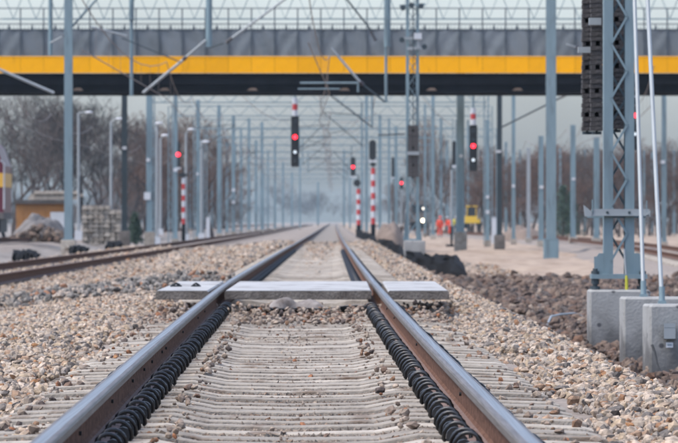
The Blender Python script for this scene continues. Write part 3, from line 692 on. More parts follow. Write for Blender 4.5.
# ---------------------------------------------------------------- portals (lattice beams across the tracks)
def portal(D, xl, xr, zb, h, label, posts=True, postw=.24, mat_='galv_far', pitch=.85, individual=False, bar=.045, mid=()):
    t = empty('catenary_portal', (0, D, 0), label, 'portal', 'lattice portals spanning the tracks'); w2 = .3
    mb = MB()
    for y in (-w2, w2):
        for z in (zb, zb+h): mb.box(xl, xr, y-bar, y+bar, z-bar, z+bar)
    mb.build('chord', M[mat_], t)
    x = xl; k = 0; g = MB()
    while x < xr - pitch/2:
        for y in (-w2, w2):
            a = (x, y, zb if k % 2 else zb+h); b = (x+pitch, y, zb+h if k % 2 else zb)
            if individual and y < 0: q = MB(); q.bar(a, b, bar*1.0); q.build('lattice_bar', M[mat_], t)
            else: g.bar(a, b, bar*1.0)
        x += pitch; k += 1
    o = g.build('lattice', M[mat_], t); o['kind'] = 'stuff'
    if posts:
        for X in (xl, xr) + tuple(mid):
            zg = float(ground(X, D)); q = MB()
            for s in (-1,1): q.box(X+s*postw/2-.03, X+s*postw/2+.03, -.12, .12, zg, zb+h)
            z = zg+.3; kk = 0
            while z < zb+h-.5:
                q.bar((X-postw/2*(1 if kk%2 else -1), -.1, z), (X+postw/2*(1 if kk%2 else -1), -.1, z+.5), .03); z += .5; kk += 1
            q.build('post', M[mat_], t)
    return t
portal(207.8, -12.5, 14.5, PZ(19,207.8), 1.05, 'nearest lattice portal beam crossing above the bridge railing', posts=False, pitch=.42, individual=True, bar=.014)
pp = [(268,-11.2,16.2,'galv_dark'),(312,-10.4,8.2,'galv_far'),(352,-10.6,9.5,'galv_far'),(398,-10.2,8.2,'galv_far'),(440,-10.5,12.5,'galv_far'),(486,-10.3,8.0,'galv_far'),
      (535,-13.5,8.4,'galv_far'),(590,-10.3,13,'galv_far'),(650,-10.5,8.4,'galv_far'),(715,-14,12,'galv_far'),(790,-10.5,8.4,'galv_far'),(880,-14,13,'galv_far'),(980,-14,13,'galv_far')]
ordn = ['first','second','third','fourth','fifth','sixth','seventh','eighth','ninth','tenth','eleventh','twelfth','farthest']
for (D, a, b, mt), nme in zip(pp, ordn):
    portal(D, a, b, float(zr(D))+7.3, .62, '%s lattice portal seen below and beyond the bridge' % nme, posts=D > 300, mat_=mt, pitch=.62, bar=.026)

# ---------------------------------------------------------------- overhead wires
def wires(key, D0, D1, hz, label, n_x=0):
    fx, zo = TR[key]; t = empty('overhead_line', (0,0,0), label, 'overhead wire', 'overhead contact lines')
    nodes_ = [d for d in (150,207.8,268,312,352,398,440,486,535,590,650,715,790,880,980) if D0 <= d <= D1]
    cw, ms, dr = [], [], MB()
    for i in range(len(nodes_)-1):
        a, b = nodes_[i], nodes_[i+1]
        for k in range(8):
            q = k/8; D = a+(b-a)*q; st = .28*(1 if i % 2 else -1); st2 = -st
            X = float(fx(D)) + st + (st2-st)*q; z = float(zr(D))+zo+hz
            cw.append((X, D, z)); sag = 1.35 - .75*4*q*(1-q); ms.append((X*1.0, D, z+sag))
            if k: dr.tube([(X,D,z),(X,D,z+sag)], .006, 3, cap=False)
    q = MB(); q.tube(cw, .016, 5); q.build('contact_wire', M['wire'], t)
    q = MB(); q.tube(ms, .016, 5); q.build('messenger_wire', M['wire'], t)
    dr.build('dropper', M['wire'], t)['kind'] = 'stuff'
wires('main', 150, 980, 5.45, 'overhead wires zigzagging above the main track')
wires('second', 150, 980, 5.5, 'overhead wires above the second track on the left')
wires('fourth', 207, 980, 5.4, 'overhead wires above the curving right track')
wires('third', 207, 980, 5.4, 'overhead wires above the locomotive track')

def line(pts, r, label, m='wire'):
    q = MB(); q.tube(pts, r, 4); tag(q.build('cross_wire', M[m]), label, 'overhead wire', 'thin wires strung between the portals')
_rw = random.Random(6); _n = 0
for (D0, D1) in ((268,312),(312,352),(352,398),(398,440),(440,486),(486,535),(535,590),(590,650)):
    for k in range(3):
        xa = _rw.uniform(-9.5, 7.5); xb = xa + _rw.uniform(-3.5, 3.5); za, zb_ = float(zr(D0))+_rw.uniform(6.0,7.3), float(zr(D1))+_rw.uniform(5.6,7.3); sg = _rw.uniform(.1,.7); _n += 1
        line([(xa+(xb-xa)*q/10, D0+(D1-D0)*q/10, za+(zb_-za)*q/10 - sg*4*(q/10)*(1-q/10)) for q in range(11)], .018, 'thin slack wire between the portals, number')
for o in sorted([o for o in C.objects if o.name.startswith('cross_wire')], key=lambda o: o.data.vertices[0].co.y):
    pass
_L = sorted([o for o in C.objects if o.name.startswith('cross_wire')], key=lambda o: (o.data.vertices[0].co.y, o.data.vertices[0].co.x))
_w = 'first second third fourth fifth sixth seventh eighth'.split(); _w3 = ('left', 'middle', 'right')
for i, o in enumerate(_L): o['label'] = 'thin slack %s wire strung in the %s span beyond the bridge' % (_w3[i % 3], _w[i//3])
# small cantilevers under the far portals
_n = 0
for D in (312,352,398,440,486,535,590,650):
    for key in (('main','second') if D in (352,486) else ('main',)):
        X0 = float(TR[key][0](D)); z0 = float(zr(D)); s_ = _rw.choice((-1,1)); hh = _rw.uniform(1.7,2.5); t = empty('cantilever_support', (X0+s_*2.0, D, z0+7.3), 'thin hanging cantilever over the %s, at the %s portal beyond the bridge' % ('main track' if key == 'main' else 'second track', _w[(312,352,398,440,486,535,590,650).index(D)]), 'cantilever', 'far hanging cantilevers')
        q = MB(); q.tube([(0,0,0),(0,0,-hh)], .05, 6); q.build('drop_tube', M['galv_far'], t)
        q = MB(); q.tube([(0,-.1,-hh+.1),(-s_*_rw.uniform(1.5,2.3),-.1,-.6)], .028, 6); q.tube([(0,-.1,-.7),(-s_*2.2,-.1,-.55)], .025, 6); q.build('arm', M['galv_dark'], t)
        q = MB(); q.tube([(-s_*.9,-.1,-1.55),(-s_*1.9,-.1,-1.75)], .022, 6); q.build('registration_arm', M['galv_dark'], t); _n += 1
# cantilever supports hanging from the portals (placed where they stand, at the portal's distance)
def support(D, label, drops=(), arms=(), ins=(), clamps=()):
    x0, y0 = (drops[0][0], drops[0][1]) if drops else arms[0][0]
    o0 = Vector(P(x0, y0, D)); t = empty('cantilever_support', o0, label, 'cantilever', 'hanging cantilever supports')
    for (x, ya, yb, w_) in drops:
        a = Vector(P(x, ya, D))-o0; b = Vector(P(x, yb, D))-o0; q = MB(); r = w_*D/F/2; q.tube([a, b], r, 8); q.build('drop_tube', M['galv_far'], t)
    for k, ((xa, ya), (xb, yb), w_, m_) in enumerate(arms):
        a = Vector(P(xa,ya,D-.3))-o0; b = Vector(P(xb,yb,D-.3))-o0; q = MB(); q.tube([a,b], w_*D/F/2, 7); q.build('arm', M[m_], t)
    for (xa, ya, xb, yb) in ins:
        a = Vector(P(xa,ya,D-.3))-o0; b = Vector(P(xb,yb,D-.3))-o0; q = MB()
        n = 4; q.tube([a,b], .025, 7)
        for j in range(n):
            c_ = a.lerp(b, (j+.5)/n); d_ = (b-a).normalized()*.02; q.tube([c_-d_, c_+d_], .075, 9)
        q.build('insulator', M['porcelain'], t)
support(207.5, 'hanging tube and arm beside the thick left mast', drops=((50.5,-20,55,4.2),), arms=(((97,-1),(70,29),2.4,'galv'),((50,43),(62,37),1.6,'galv_pale')), ins=((64,37,69,30),))
support(207.6, 'hanging cantilever with two white arms left of centre', drops=((131.5,-20,21,5),(131.5,21,96,3.4)), arms=(((91,27),(127,36),2.2,'galv_pale'),((143,93),(183,60),3,'galv_pale'),((186,57),(206,40),2.2,'galv_pale')), ins=((183,60,186,57),))
support(207.4, 'hanging cantilever whose long arm slants up to the right', drops=((209,-20,47,6.4),), arms=(((232,38),(288,-3),2.4,'galv_pale'),((209,48),(224,43),1.4,'galv_dark'),((122,38),(180,62),1.2,'galv_dark')), ins=((226,43,232,38),))
support(207.7, 'hanging cantilever with a steep arm right of the main track', drops=((387.3,-20,47,6.6),(386,47,102,2.8)), arms=(((331,48),(360,82),2.6,'galv_pale'),((362,84),(385,102),1.8,'galv_dark'),((345,-3),(371,30),1.8,'galv_dark'),((300,83),(358,83),2,'galv'),((298,89),(340,89),1.6,'galv'),((358,83),(358,92),2,'galv')), ins=((360,82,363,85),(371,31,376,41)))
support(267.6, 'thin cantilever hanging below the bridge left of the mid lattice mast', drops=((372,80,127,2.2),), arms=(((330,95),(372,127),1.4,'galv_dark'),((378,135),(405,134),1.6,'galv_dark')))
support(206.8, 'white arm crossing the bridge girder at the left edge', arms=(((-4,68),(54,93),3,'galv_pale'),((-4,60),(-4,100),3,'galv_far')))
support(267.2, 'dark slanting arm between the dark slate mast and the weights', arms=(((502,127),(560,98),1.8,'galv_dark'),((566,95),(583,82),3.4,'galv_pale')), ins=((560,98,566,95),))
support(204.5, 'short arm with insulator beside the left weight stack', arms=(((566,44),(584,50),1.4,'galv_pale'),), ins=((576,47,582,50),))

# ---------------------------------------------------------------- bridge
def bridge():
    D = 250.0; k = F/D
    zf = lambda y: PZ(y, D); t = empty('road_bridge', (0, D, float(ground(0,D))), 'road bridge with bright yellow fascia crossing over all the tracks', 'bridge'); z0 = t.location.z
    Z = lambda y: zf(y)-z0
    xl, xr = -27, 27
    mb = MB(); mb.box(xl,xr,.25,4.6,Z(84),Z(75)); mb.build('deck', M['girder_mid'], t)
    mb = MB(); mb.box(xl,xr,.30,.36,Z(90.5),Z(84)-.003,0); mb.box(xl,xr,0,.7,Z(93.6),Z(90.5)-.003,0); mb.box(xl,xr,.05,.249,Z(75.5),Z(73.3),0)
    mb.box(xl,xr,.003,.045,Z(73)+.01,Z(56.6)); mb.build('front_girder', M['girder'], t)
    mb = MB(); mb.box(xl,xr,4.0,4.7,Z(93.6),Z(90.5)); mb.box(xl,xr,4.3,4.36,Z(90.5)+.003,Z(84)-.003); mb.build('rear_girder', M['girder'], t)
    pw = 23.1*D/F; x = PX(20.5-23.1*14, D); i = 0
    base = MB(); base.box(0.005,pw-.005,-.06,.0,0,Z(56.3)-Z(73)); base.box(.005,pw-.005,-.075,-.061,Z(56.3)-Z(73)-.05,Z(56.3)-Z(73)); pm = base.mesh('fascia_panel', M['yellow'])
    q = MB(); n = 12
    V = []; Fq = []
    for a in range(n+1):
        for b in range(7): V.append((.02+(pw-.04)*a/n, .03+.022*math.sin(a*.7+b*1.0)+.006*math.sin(a*2.1-b), (Z(29.5)-Z(56))*b/6))
    for a in range(n):
        for b in range(6): Fq.append((a*7+b,(a+1)*7+b,(a+1)*7+b+1,a*7+b+1))
    q.add(V, Fq, 0, True); sm = q.mesh('screen_panel', M['mesh_cloth'])
    q2 = MB(); q2.add([(pw-v[0], v[1], v[2]) for v in V], [f[::-1] for f in Fq], 0, True); sm2 = q2.mesh('screen_panel', M['mesh_cloth'])
    q = MB(); q.box(-.028,.028,-.03,.03,0,Z(8)-Z(56)); pom = q.mesh('fence_post', M['fence'])
    q = MB(); q.box(-.05,.05,-.02,.02,0,.14); q.box(-.02,.02,-.02,.02,.14,.26); fin = q.mesh('finial', M['fence'])
    rb = random.Random(9)
    while x < 26:
        link('fascia_panel', pm, t, (x, rb.uniform(-.004,.004), Z(73)))
        link('screen_panel', sm if rb.random()<.5 else sm2, t, (x, .06, Z(56)))
        link('fence_post', pom, t, (x, 0.03, Z(56)))
        link('finial', fin, t, (x+pw/2, .10, Z(29.5)))
        x += pw; i += 1
    mb = MB()
    for y, r in ((8.3,.022),(19,.014),(24,.022),(29.6,.03)): mb.box(xl,xr,.065,.065+r*2,Z(y)-r,Z(y)+r)
    mb.build('handrail', M['fence'], t)
    mb = MB(); x = xl
    while x < xr: mb.box(x-.01,x+.01,.10,.12,Z(29),Z(26)); x += .16
    o = mb.build('baluster', M['fence'], t)
    for x in (78,165,253,345,432,518,635):
        q = MB(); X = PX(x, D); q.prism([(X-.27,Z(90.5)+.002),(X+.22,Z(90.5)+.002),(X+.10,Z(88)),(X-.10,Z(88))], .0, .28); q.build('bracket', M['dirt'], t)
    for X in (-22.5, 22.5):
        q = MB(); zg = float(ground(X, D+2)); q.box(X-.6,X+.6,.9,3.6,zg-z0-1,Z(93.6)-.01); q.build('pier', M['dark_concrete'], t)
bridge()
def hang_board(x, y): pass

# ---------------------------------------------------------------- signals
def striped(mb, X, y, z0, z1, r, n, first=0):
    h = (z1-z0)/n
    for i in range(n): mb.tube([(X,y,z0+h*i),(X,y,z0+h*(i+1))], r, 10, (i+first) % 2)
def hanging_signal(x, D, ytop, yh0, yh1, w_px, yl, yw, label):
    X = PX(x,D); Z = lambda y: PZ(y,D); W = w_px*D/F
    t = empty('hanging_signal', (X, D, Z(yh1)), label, 'signal', 'red signals hanging below the bridge'); z0 = t.location.z
    mb = MB(); striped(mb, 0, .1, Z(yh0)-z0, Z(ytop)-z0, .13, 3, 0); mb.build('striped_hanger', [M['white'], M['red']], t)
    mb = MB(); mb.cyl((0,.1,Z(ytop)-z0), .05, float(zr(D))+7.6-Z(ytop), 8); mb.build('drop_tube', M['galv_far'], t)
    mb = MB(); c = W*.12
    H = Z(yh0)-z0; mb.prism([(-W/2,c),(-W/2+c,0),(W/2-c,0),(W/2,c),(W/2,H-c),(W/2-c,H),(-W/2+c,H),(-W/2,H-c)], 0, .06); mb.box(-W*.38,W*.38,.06,.28,.1,H-.1); mb.build('signal_head', M['black'], t)
    for yy, mt, r in ((yl, E_red, .105), (yw, E_white, .075)):
        q = MB(); q.cyl((0,-.03,Z(yy)-z0), r, .03, 14, 'y'); o = q.build('lamp', mt, t)
        q = MB(); rr = W*.33; n = 9; pts = []
        V = []; Fq = []
        for j in range(n+1):
            a = math.pi*j/n; V += [(rr*math.cos(a), 0, Z(yy)-z0+rr*math.sin(a)), (rr*math.cos(a), -.22, Z(yy)-z0+rr*math.sin(a)*.95)]
        for j in range(n): Fq.append((2*j,2*j+1,2*j+3,2*j+2))
        q.add(V, Fq); q.build('hood', M['black'], t)
    zz = [Z(y)-z0 for y in np.linspace(yh0+6, yh1-6, 5)]
    for z in zz:
        if min(abs(z-(Z(yl)-z0)), abs(z-(Z(yw)-z0))) > .22:
            q = MB(); q.cyl((0,-.02,z), .07, .02, 12, 'y'); q.build('dark_lens', M['glass'], t)
    return t
hanging_signal(295, 268, 98, 116, 167, 8, 137, 152, 'black signal with a red light hanging over the main track')
hanging_signal(473.3, 268, 108, 125, 171, 8, 146, 160, 'black signal with a red light hanging over the sand, between masts')
hanging_signal(635.0, 268, 80, 97, 150, 6.4, 115.5, 134, 'black signal with a red light peeking out beside the near lattice mast')
def post_signal(D, xh, y0, y1, wpx, xm, ym0, yb, wm, label, light=None, disc=None, n=8, plate=True, plain=None):
    X = PX(xm, D); zg = float(ground(X, D)); Z = lambda y: PZ(y, D)-zg; W = wpx*D/F; dx = PX(xh,D)-X
    t = empty('signal_post', (X, D, zg), label, 'signal', 'striped signal posts')
    mb = MB(); striped(mb, 0, 0, Z(yb), Z(ym0), wm*D/F/2, n); mb.build('post' if plain else 'striped_post', [M[plain]]*2 if plain else [M['red'], M['white']], t)
    mb = MB(); mb.cyl((0,0,-.2), wm*D/F*.55, Z(yb)+.2, 8); mb.box(-.3,.3,-.3,.3,-.4,.12); mb.build('base', M['girder_mid'], t)
    mb = MB(); c = W*.3; H0, H1 = Z(y1), Z(y0)
    mb.prism([(dx-W/2,H0+c),(dx-W/2+c,H0),(dx+W/2-c,H0),(dx+W/2,H0+c),(dx+W/2,H1-c),(dx+W/2-c,H1),(dx-W/2+c,H1),(dx-W/2,H1-c)], -.12, -.06)
    mb.box(dx-W*.35,dx+W*.35,-.06,.15,H0+.1,H1-.1); mb.build('signal_head', M['black'], t)
    mb = MB(); mb.tube([(0,0,Z(ym0)),(0,0,max(Z(ym0)+.1,H0))], .05, 8); mb.bar((0,0,H0+.05),(dx,0,H0+.1), .06); mb.build('bracket', M['galv_dark'], t)
    if plate:
        q = MB(); q.box(dx-W*.55,dx+W*.55,-.14,-.1,H0-.13,H0-.03); q.build('number_plate', M['white'], t)
    if light:
        q = MB(); q.cyl((dx,-.16,Z(light)), .12, .03, 14, 'y'); q.build('lamp', E_red, t)
    if disc:
        xd, yd, rx, rz = disc; q = MB(); n_ = 16
        q.prism([(PX(xd,D)-X+rx*math.cos(2*math.pi*j/n_), Z(yd)+rz*math.sin(2*math.pi*j/n_)) for j in range(n_)], -.16, -.12); q.build('marker_disc', M['black'], t)
    return t
post_signal(345, 178.2, 142, 167, 4.4, 183.5, 178, 224, 3.6, 'left red signal with striped post beside the second track', light=154.5, disc=(182.8,175,.28,.13), n=8)
post_signal(470, 353, 157, 176, 5, 358.6, 189, 225, 4.0, 'red signal with a round black disc right of the main track', light=167, disc=(357,183,.30,.30), n=7)
post_signal(380, 372.6, 140, 160, 6.8, 373.2, 168, 224, 4.2, 'unlit signal head on a tall striped post right of the main track', disc=(373,164.5,.22,.12), n=9)
post_signal(500, 393, 157, 177, 3, 393.5, 186, 225, 1.6, 'narrow dark signal left of the mid lattice mast', n=3, plain='bark_mid')
post_signal(560, 401.5, 177, 189, 3.2, 401.5, 190, 226, 1.8, 'distant low red signal behind the mid lattice mast', light=183, n=3, plate=False, plain='galv_pale')
post_signal(300, 454, 141, 165, 3.6, 451.5, 170, 226, 2.0, 'dark signal head half hidden by the grey mast near the workers', n=4, plain='galv_pale')

# ---------------------------------------------------------------- mid lattice mast with weights
Dm = 163.0; Xm = PX(412.5, Dm); zf_ = PZ(240.5, Dm)
tm = lattice_mast('lattice_mast', Xm, Dm, zf_, PZ(-30,Dm)-zf_, .38, .085, (M['galv_far'], M['galv_far']), 'mid-distance lattice mast on a pale block right of the main track', pitch=.36, individual=False)
block_mesh(.62,.6,1.0).build('concrete_foundation', M['block'], None, (PX(414.5,Dm), Dm, zf_-.01)); bpy.data.objects[-1] if False else None
for o in C.objects:
    if o.name.startswith('concrete_foundation') and 'label' not in o: tag(o, 'pale concrete block under the mid-distance lattice mast', 'concrete block')
mb = MB(); mb.box(-.27,.27,-.2,.2,0,.05); mb.build('base_plate', M['galv_far'], tm)
for s in (-1,1):
    mb = MB(); mb.prism([(s*.19,.05),(s*.27,.05),(s*.19,.8)], -.14, -.12); mb.build('gusset', M['galv_far'], tm)
ws = weight_stack(407.8, 418.6, Dm-.5, 177, 126, 'dark hanging weight stack on the mid-distance lattice mast', n_h=.10)
mb = MB(); a = P(407,155,Dm-.7); b = P(419,151.5,Dm-.7); L0 = ws.location
mb.box(a[0]-L0.x, b[0]-L0.x, -.2, -.15, a[2]-L0.z, b[2]-L0.z); mb.build('clamp', M['galv_pale'], ws)
t = empty('tensioning_pulley', P(414,40,Dm-.3), 'pulley bracket with pale fittings high on the mid lattice mast', 'pulley')
mb = MB(); mb.bar((-.3,0,.05),(.25,0,.05),.07); mb.bar((-.2,0,-.25),(.35,0,-.22),.08); mb.bar((.12,0,-.25),(.12,0,.2),.09); mb.build('bracket', M['galv_pale'], t)
for (px, pz_) in ((-.35,.0),(.3,-.2)):
    mb = MB(); mb.cyl((px,-.05,pz_), .08, .08, 14, 'y'); mb.build('wheel', M['galv_dark'], t)
mb = MB(); mb.box(.0,.22,-.12,.1,.02,.2); mb.build('cover', M['white'], t)
t = empty('tensioning_pulley', P(415,6,Dm-.3), 'topmost dark pulley wheels on the mid lattice mast', 'pulley')
for a_ in (-.35,-.1,.18):
    mb = MB(); mb.cyl((a_,-.05,.05-abs(a_)*.3), .08, .08, 14, 'y'); mb.build('wheel', M['galv_dark'], t)
mb = MB(); mb.bar((-.45,0,0),(.3,0,.05),.06); mb.build('bracket', M['galv_far'], t)

# ---------------------------------------------------------------- lamp posts on the left
def lamp_post(x, D, ytop, xh, yh, label):
    X = PX(x,D); zg = float(ground(X,D)); Z = lambda y: PZ(y,D)-zg
    t = empty('street_lamp', (X,D,zg), label, 'street lamp', 'pale lamp posts on the left')
    mb = MB(); mb.tube([(0,0,-.2),(0,0,Z(ytop))], [2.4*D/F/2*1.2, 2.2*D/F/2], 8); mb.build('pole', M['galv_pale'], t)
    dx = PX(xh,D)-X; zh = Z(yh); mb = MB(); mb.tube([(0,0,Z(ytop)),(dx*.6,0,zh)], .045, 6); mb.build('arm', M['galv_pale'], t)
    mb = MB(); mb.ell((dx,0,zh), 4.2*D/F, .22, 1.5*D/F, 12, 6); mb.build('lamp_head', M['white'], t)
    mb = MB(); mb.box(-.2,.2,-.2,.2,-.2,.5); mb.build('foundation', M['white'], t)
lamp_post(78.5, 300, 113, 89, 112.5, 'pale lamp post right of the thick left mast')
lamp_post(111, 310, 122, 119.5, 119, 'pale lamp post at the right end of the sleeper stack')
lamp_post(157, 330, 126, 159, 123.5, 'pale lamp post right of the mast with the square plate')
lamp_post(160.5, 420, 139, 165, 135.5, 'farther and lower pale lamp post beside the square plate mast')
lamp_post(186, 400, 133, 191.5, 129.5, 'pale lamp post just right of the left red signal')
lamp_post(201.5, 380, 140, 206, 142, 'pale lamp post beside the slender mast near the haze')

# ---------------------------------------------------------------- black membrane heaps
def membrane(x0, x1, ytop, ybot, D0, D1, label, seed):
    """crumpled sheet thrown along the shoulder from D0 (near end, right) to D1"""
    V = []; Fq = []; nu, nv = 40, 12
    for i in range(nu+1):
        t = i/nu; D = D0 + (D1-D0)*(1-t)
        X = PX(x0 + (x1-x0)*t, D0 + (D1-D0)*(1-t)); zg = float(ground(X, D))
        zt = PZ(ytop[0]+(ytop[1]-ytop[0])*t, D); zb = min(PZ(ybot[0]+(ybot[1]-ybot[0])*t, D), zt-.08)
        if t > .8: zt = zb + (zt-zb)*max(.12,(1-t)/.2)**.8
        for j in range(nv+1):
            s = j/nv; a = math.pi*s; nzv = noise.noise((t*11+seed, s*4, seed))
            V.append((X + .12*noise.noise((t*7,s*5,seed+3)), D - .9*math.cos(a) + .5*nzv, zb - .25 + (zt-zb+.25)*max(0,math.sin(a))**.45*(1+.22*nzv)))
    for i in range(nu):
        for j in range(nv): Fq.append((i*(nv+1)+j, (i+1)*(nv+1)+j, (i+1)*(nv+1)+j+1, i*(nv+1)+j+1))
    me = bpy.data.meshes.new('membrane'); me.from_pydata(V, [], Fq); me.materials.append(M['rubber']); me.update()
    return tag(link('black_membrane', me), label, 'plastic sheet', 'heaps of black sheet beside the tracks')
membrane(406, 467, (252,257), (260,277), 119, 142, 'largest crumpled black sheet below the mid lattice mast', 1)
membrane(388, 404, (244,246), (251,255), 182, 205, 'small black sheet left of the pale mast block', 2)
membrane(379, 396, (239,241), (243,247), 215, 250, 'black sheet in front of the brown earth heap', 3)
membrane(356, 378, (230,236), (233,242), 255, 330, 'thin black sheet at the foot of the striped posts', 4)
membrane(14, 39, (250.5,250), (256,254.5), 165, 168, 'black sheet lying beyond the second track at far left', 5)
membrane(70, 88, (246,246), (250.5,249), 190, 192, 'black sheet beside the thick left mast foundation', 6)
membrane(107, 122, (242,241), (246,244), 225, 228, 'black sheet just left of the dark slate mast', 7)
# earth and rubble heaps
def heap(x0, x1, ytop, D, depth, label, m, seed, name='earth_heap'):
    X0, X1 = PX(x0,D), PX(x1,D); zg = float(ground((X0+X1)/2, D)); H = PZ(ytop,D)-zg
    V = []; Fq = []; n = 30
    for i in range(n+1):
        for j in range(n+1):
            a, b = i/n*2-1, j/n*2-1; r = min(1, math.hypot(a*.95,b)); h = H*1.15*max(0,1-r**2.4)*(1+.35*noise.noise((a*2.2+seed,b*2,seed))) + .12*noise.noise((a*9,b*9,seed))*(1-r)
            V.append(((X1-X0)/2*a, depth/2*b, h-.05))
    for i in range(n):
        for j in range(n): Fq.append((i*(n+1)+j,(i+1)*(n+1)+j,(i+1)*(n+1)+j+1,i*(n+1)+j+1))
    me = bpy.data.meshes.new(name); me.from_pydata(V, [], Fq); me.materials.append(m); me.update()
    return tag(link(name, me, None, ((X0+X1)/2, D, zg)), label, 'heap')
heap(372, 408, 226, 300, 12, 'brown earth heap right of the striped signal posts', M['dirt'], 3)
heap(10, 70, 219, 275, 9, 'grey rubble heap in front of the orange shed wall', M['rubble'], 5, 'rubble_heap')
heap(498, 545, 228, 380, 10, 'low earth heap in front of the reddish wood', M['dirt'], 8)
rr = np.random.RandomState(9); n = 900; xx = PX(12,273)+ (PX(70,273)-PX(12,273))*rr.rand(n); yy = 270+8*rr.rand(n)
a_ = (xx-xx.mean())/((xx.max()-xx.min())/2); hz = np.maximum(0, 1-np.abs(a_)**1.6)*.8*rr.rand(n)
pos = np.stack([xx, yy, ground(xx,yy)+hz], -1)
o = link('rubble_pieces', stones('rubble_pieces', pos, .12+.35*rr.rand(n)**2, M['brown_ballast'], True, 90)); tag(o, 'broken pieces strewn over the grey rubble heap', kind='stuff')

# ---------------------------------------------------------------- sleeper stack, shed
bm_ = MB(); bm_.prism([(-.15,0),(.15,0),(.11,.2),(-.11,.2)], 0, 2.5); SS = bm_.mesh('stacked_sleeper', M['concrete'])
Ds = 292; rws, cls = 9, 7; xs0, xs1 = PX(82,Ds), PX(121,Ds); zg = float(ground((xs0+xs1)/2, Ds)); rj = random.Random(3)
for r_ in range(rws):
    for c_ in range(cls):
        if r_ == rws-1 and c_ > 4: continue
        o = link('concrete_sleeper', SS, None, (xs0+(xs1-xs0)*(c_+.5)/cls+rj.uniform(-.02,.02), Ds+rj.uniform(-.12,.12), zg+.05+r_*.232)); tag(o, 'concrete sleeper end in the tall stack, %s layer from the ground, %s from the left' % (('first second third fourth fifth sixth seventh eighth ninth'.split())[r_], ('first second third fourth fifth sixth seventh'.split())[c_]), 'concrete sleeper', 'stacked concrete sleepers')
    q = MB(); q.box(xs0,xs1,Ds+.3,Ds+.45,zg+.05+r_*.232+.2025,zg+.05+r_*.232+.2295); tag(q.build('timber_batten', M['cloth_brown']), 'thin timber batten on top of the %s layer of the sleeper stack' % ('first second third fourth fifth sixth seventh eighth ninth'.split())[r_], 'batten', 'stack battens')
def shed():
    D = 320; X0, X1 = PX(16,D), PX(67,D); zg = float(ground((X0+X1)/2,D)); Z = lambda y: PZ(y,D)-zg
    t = empty('shed', ((X0+X1)/2, D, zg), 'low shed with orange-brown wall behind the rubble heap', 'shed'); w2 = (X1-X0)/2
    q = MB(); q.box(-w2,w2,0,4,-.3,Z(204)); q.build('wall', M['orange'], t)
    q = MB(); q.box(-w2-.1,w2+.1,-.2,4.2,Z(204)+.003,Z(200)); q.build('roof', M['roof'], t)
    q = MB(); q.box(w2-.95,w2-.1,-.05,-.003,0,Z(212)); tag(q.build('door', M['white'], t), 'white')
    q = MB()
    for i in range(5): q.box(-w2+.02+i*.42,-w2+.42+i*.42,-.03,-.004,.1,Z(205)-.01)
    q.build('cladding', M['orange'], t)['kind'] = 'stuff'
shed()
SS2 = MB().prism([(-1.25,0),(1.25,0),(1.25,.18),(-1.25,.18)], 0, .26).mesh('stacked_sleeper_side', M['concrete'])
for (x, y, r_) in ((50,199.8,0),(56,199.8,0),(52,196.8,1),(61,196.8,1),(56,193.9,2)):
    o = link('concrete_sleeper', SS2, None, (PX(x,318), 318+(x%7)*.05, PZ(y,318)+.001)); tag(o, 'pale concrete sleeper in the pile above the shed, %s' % {50:'bottom left',56:'bottom centre' if r_ == 0 else 'topmost',52:'middle layer left',61:'right hand lower one' if r_ == 0 else 'middle layer right'}[x], 'concrete sleeper', 'sleepers piled above the shed')

# ---------------------------------------------------------------- locomotive at the left edge
def loco():
    D = 241.0; X = PX(3.0, D) - 1.45; zr_ = float(zr(D))-.10
    t = empty('locomotive', (X, D, zr_), 'maroon locomotive with a yellow band entering at the left edge', 'locomotive')
    Z = lambda y: PZ(y,D)-zr_; W = 1.45
    q = MB(); zt = Z(139)
    q.prism([(-W,1.15),(W,1.15),(W,zt-1.15),(W*.80,zt-.35),(W*.55,zt),(-W*.55,zt),(-W*.80,zt-.35),(-W,zt-1.15)], .3, 6.2, 0); q.build('body', M['maroon'], t)
    q = MB(); q.box(-W-.01,W+.01,.27,.299,Z(187),Z(173)); q.box(W+.003,W+.02,.3,6.2,Z(187),Z(173)); q.build('yellow_band', M['loco_yellow'], t)
    for s in (-1,1):
        q = MB(); q.box(*sorted((s*.12,s*(W*.8))),.262,.298,Z(170),Z(152)); q.build('windscreen', M['glass'], t)
        q = MB(); q.cyl((s*W*.7,.26,Z(196)),.12,.04,12,'y'); q.build('headlight', M['white'], t)
        q = MB(); q.cyl((s*.87,-.35,1.05),.06,.6,8,'y'); q.cyl((s*.87,-.38,1.05),.22,.05,14,'y'); q.build('buffer', M['black'], t)
        q = MB(); q.tube([(s*(W+.03),.25,1.3),(s*(W+.03),.2,Z(163)),(s*(W-.15),.2,Z(160))], .035, 6); q.build('handrail', M['white'], t)
        for yy in (1.5,4.6):
            q = MB(); q.cyl((s*.7535-.06,yy,.5),.5,.12,20,'x'); q.build('wheel', M['girder'], t)
    q = MB(); q.box(-W,W,.29,6.2,.88,1.149); q.build('underframe', M['rubble'], t)
    q = MB(); q.box(-W*.9,W*.9,.6,5.6,.3,.86); q.build('bogie', M['black'], t)
    q = MB()
    for i in range(6): q.box(-W+.2+i*.25,-W+.23+i*.25,.24,.28,Z(208),Z(188))
    q.build('grille', M['galv_pale'], t)
loco()
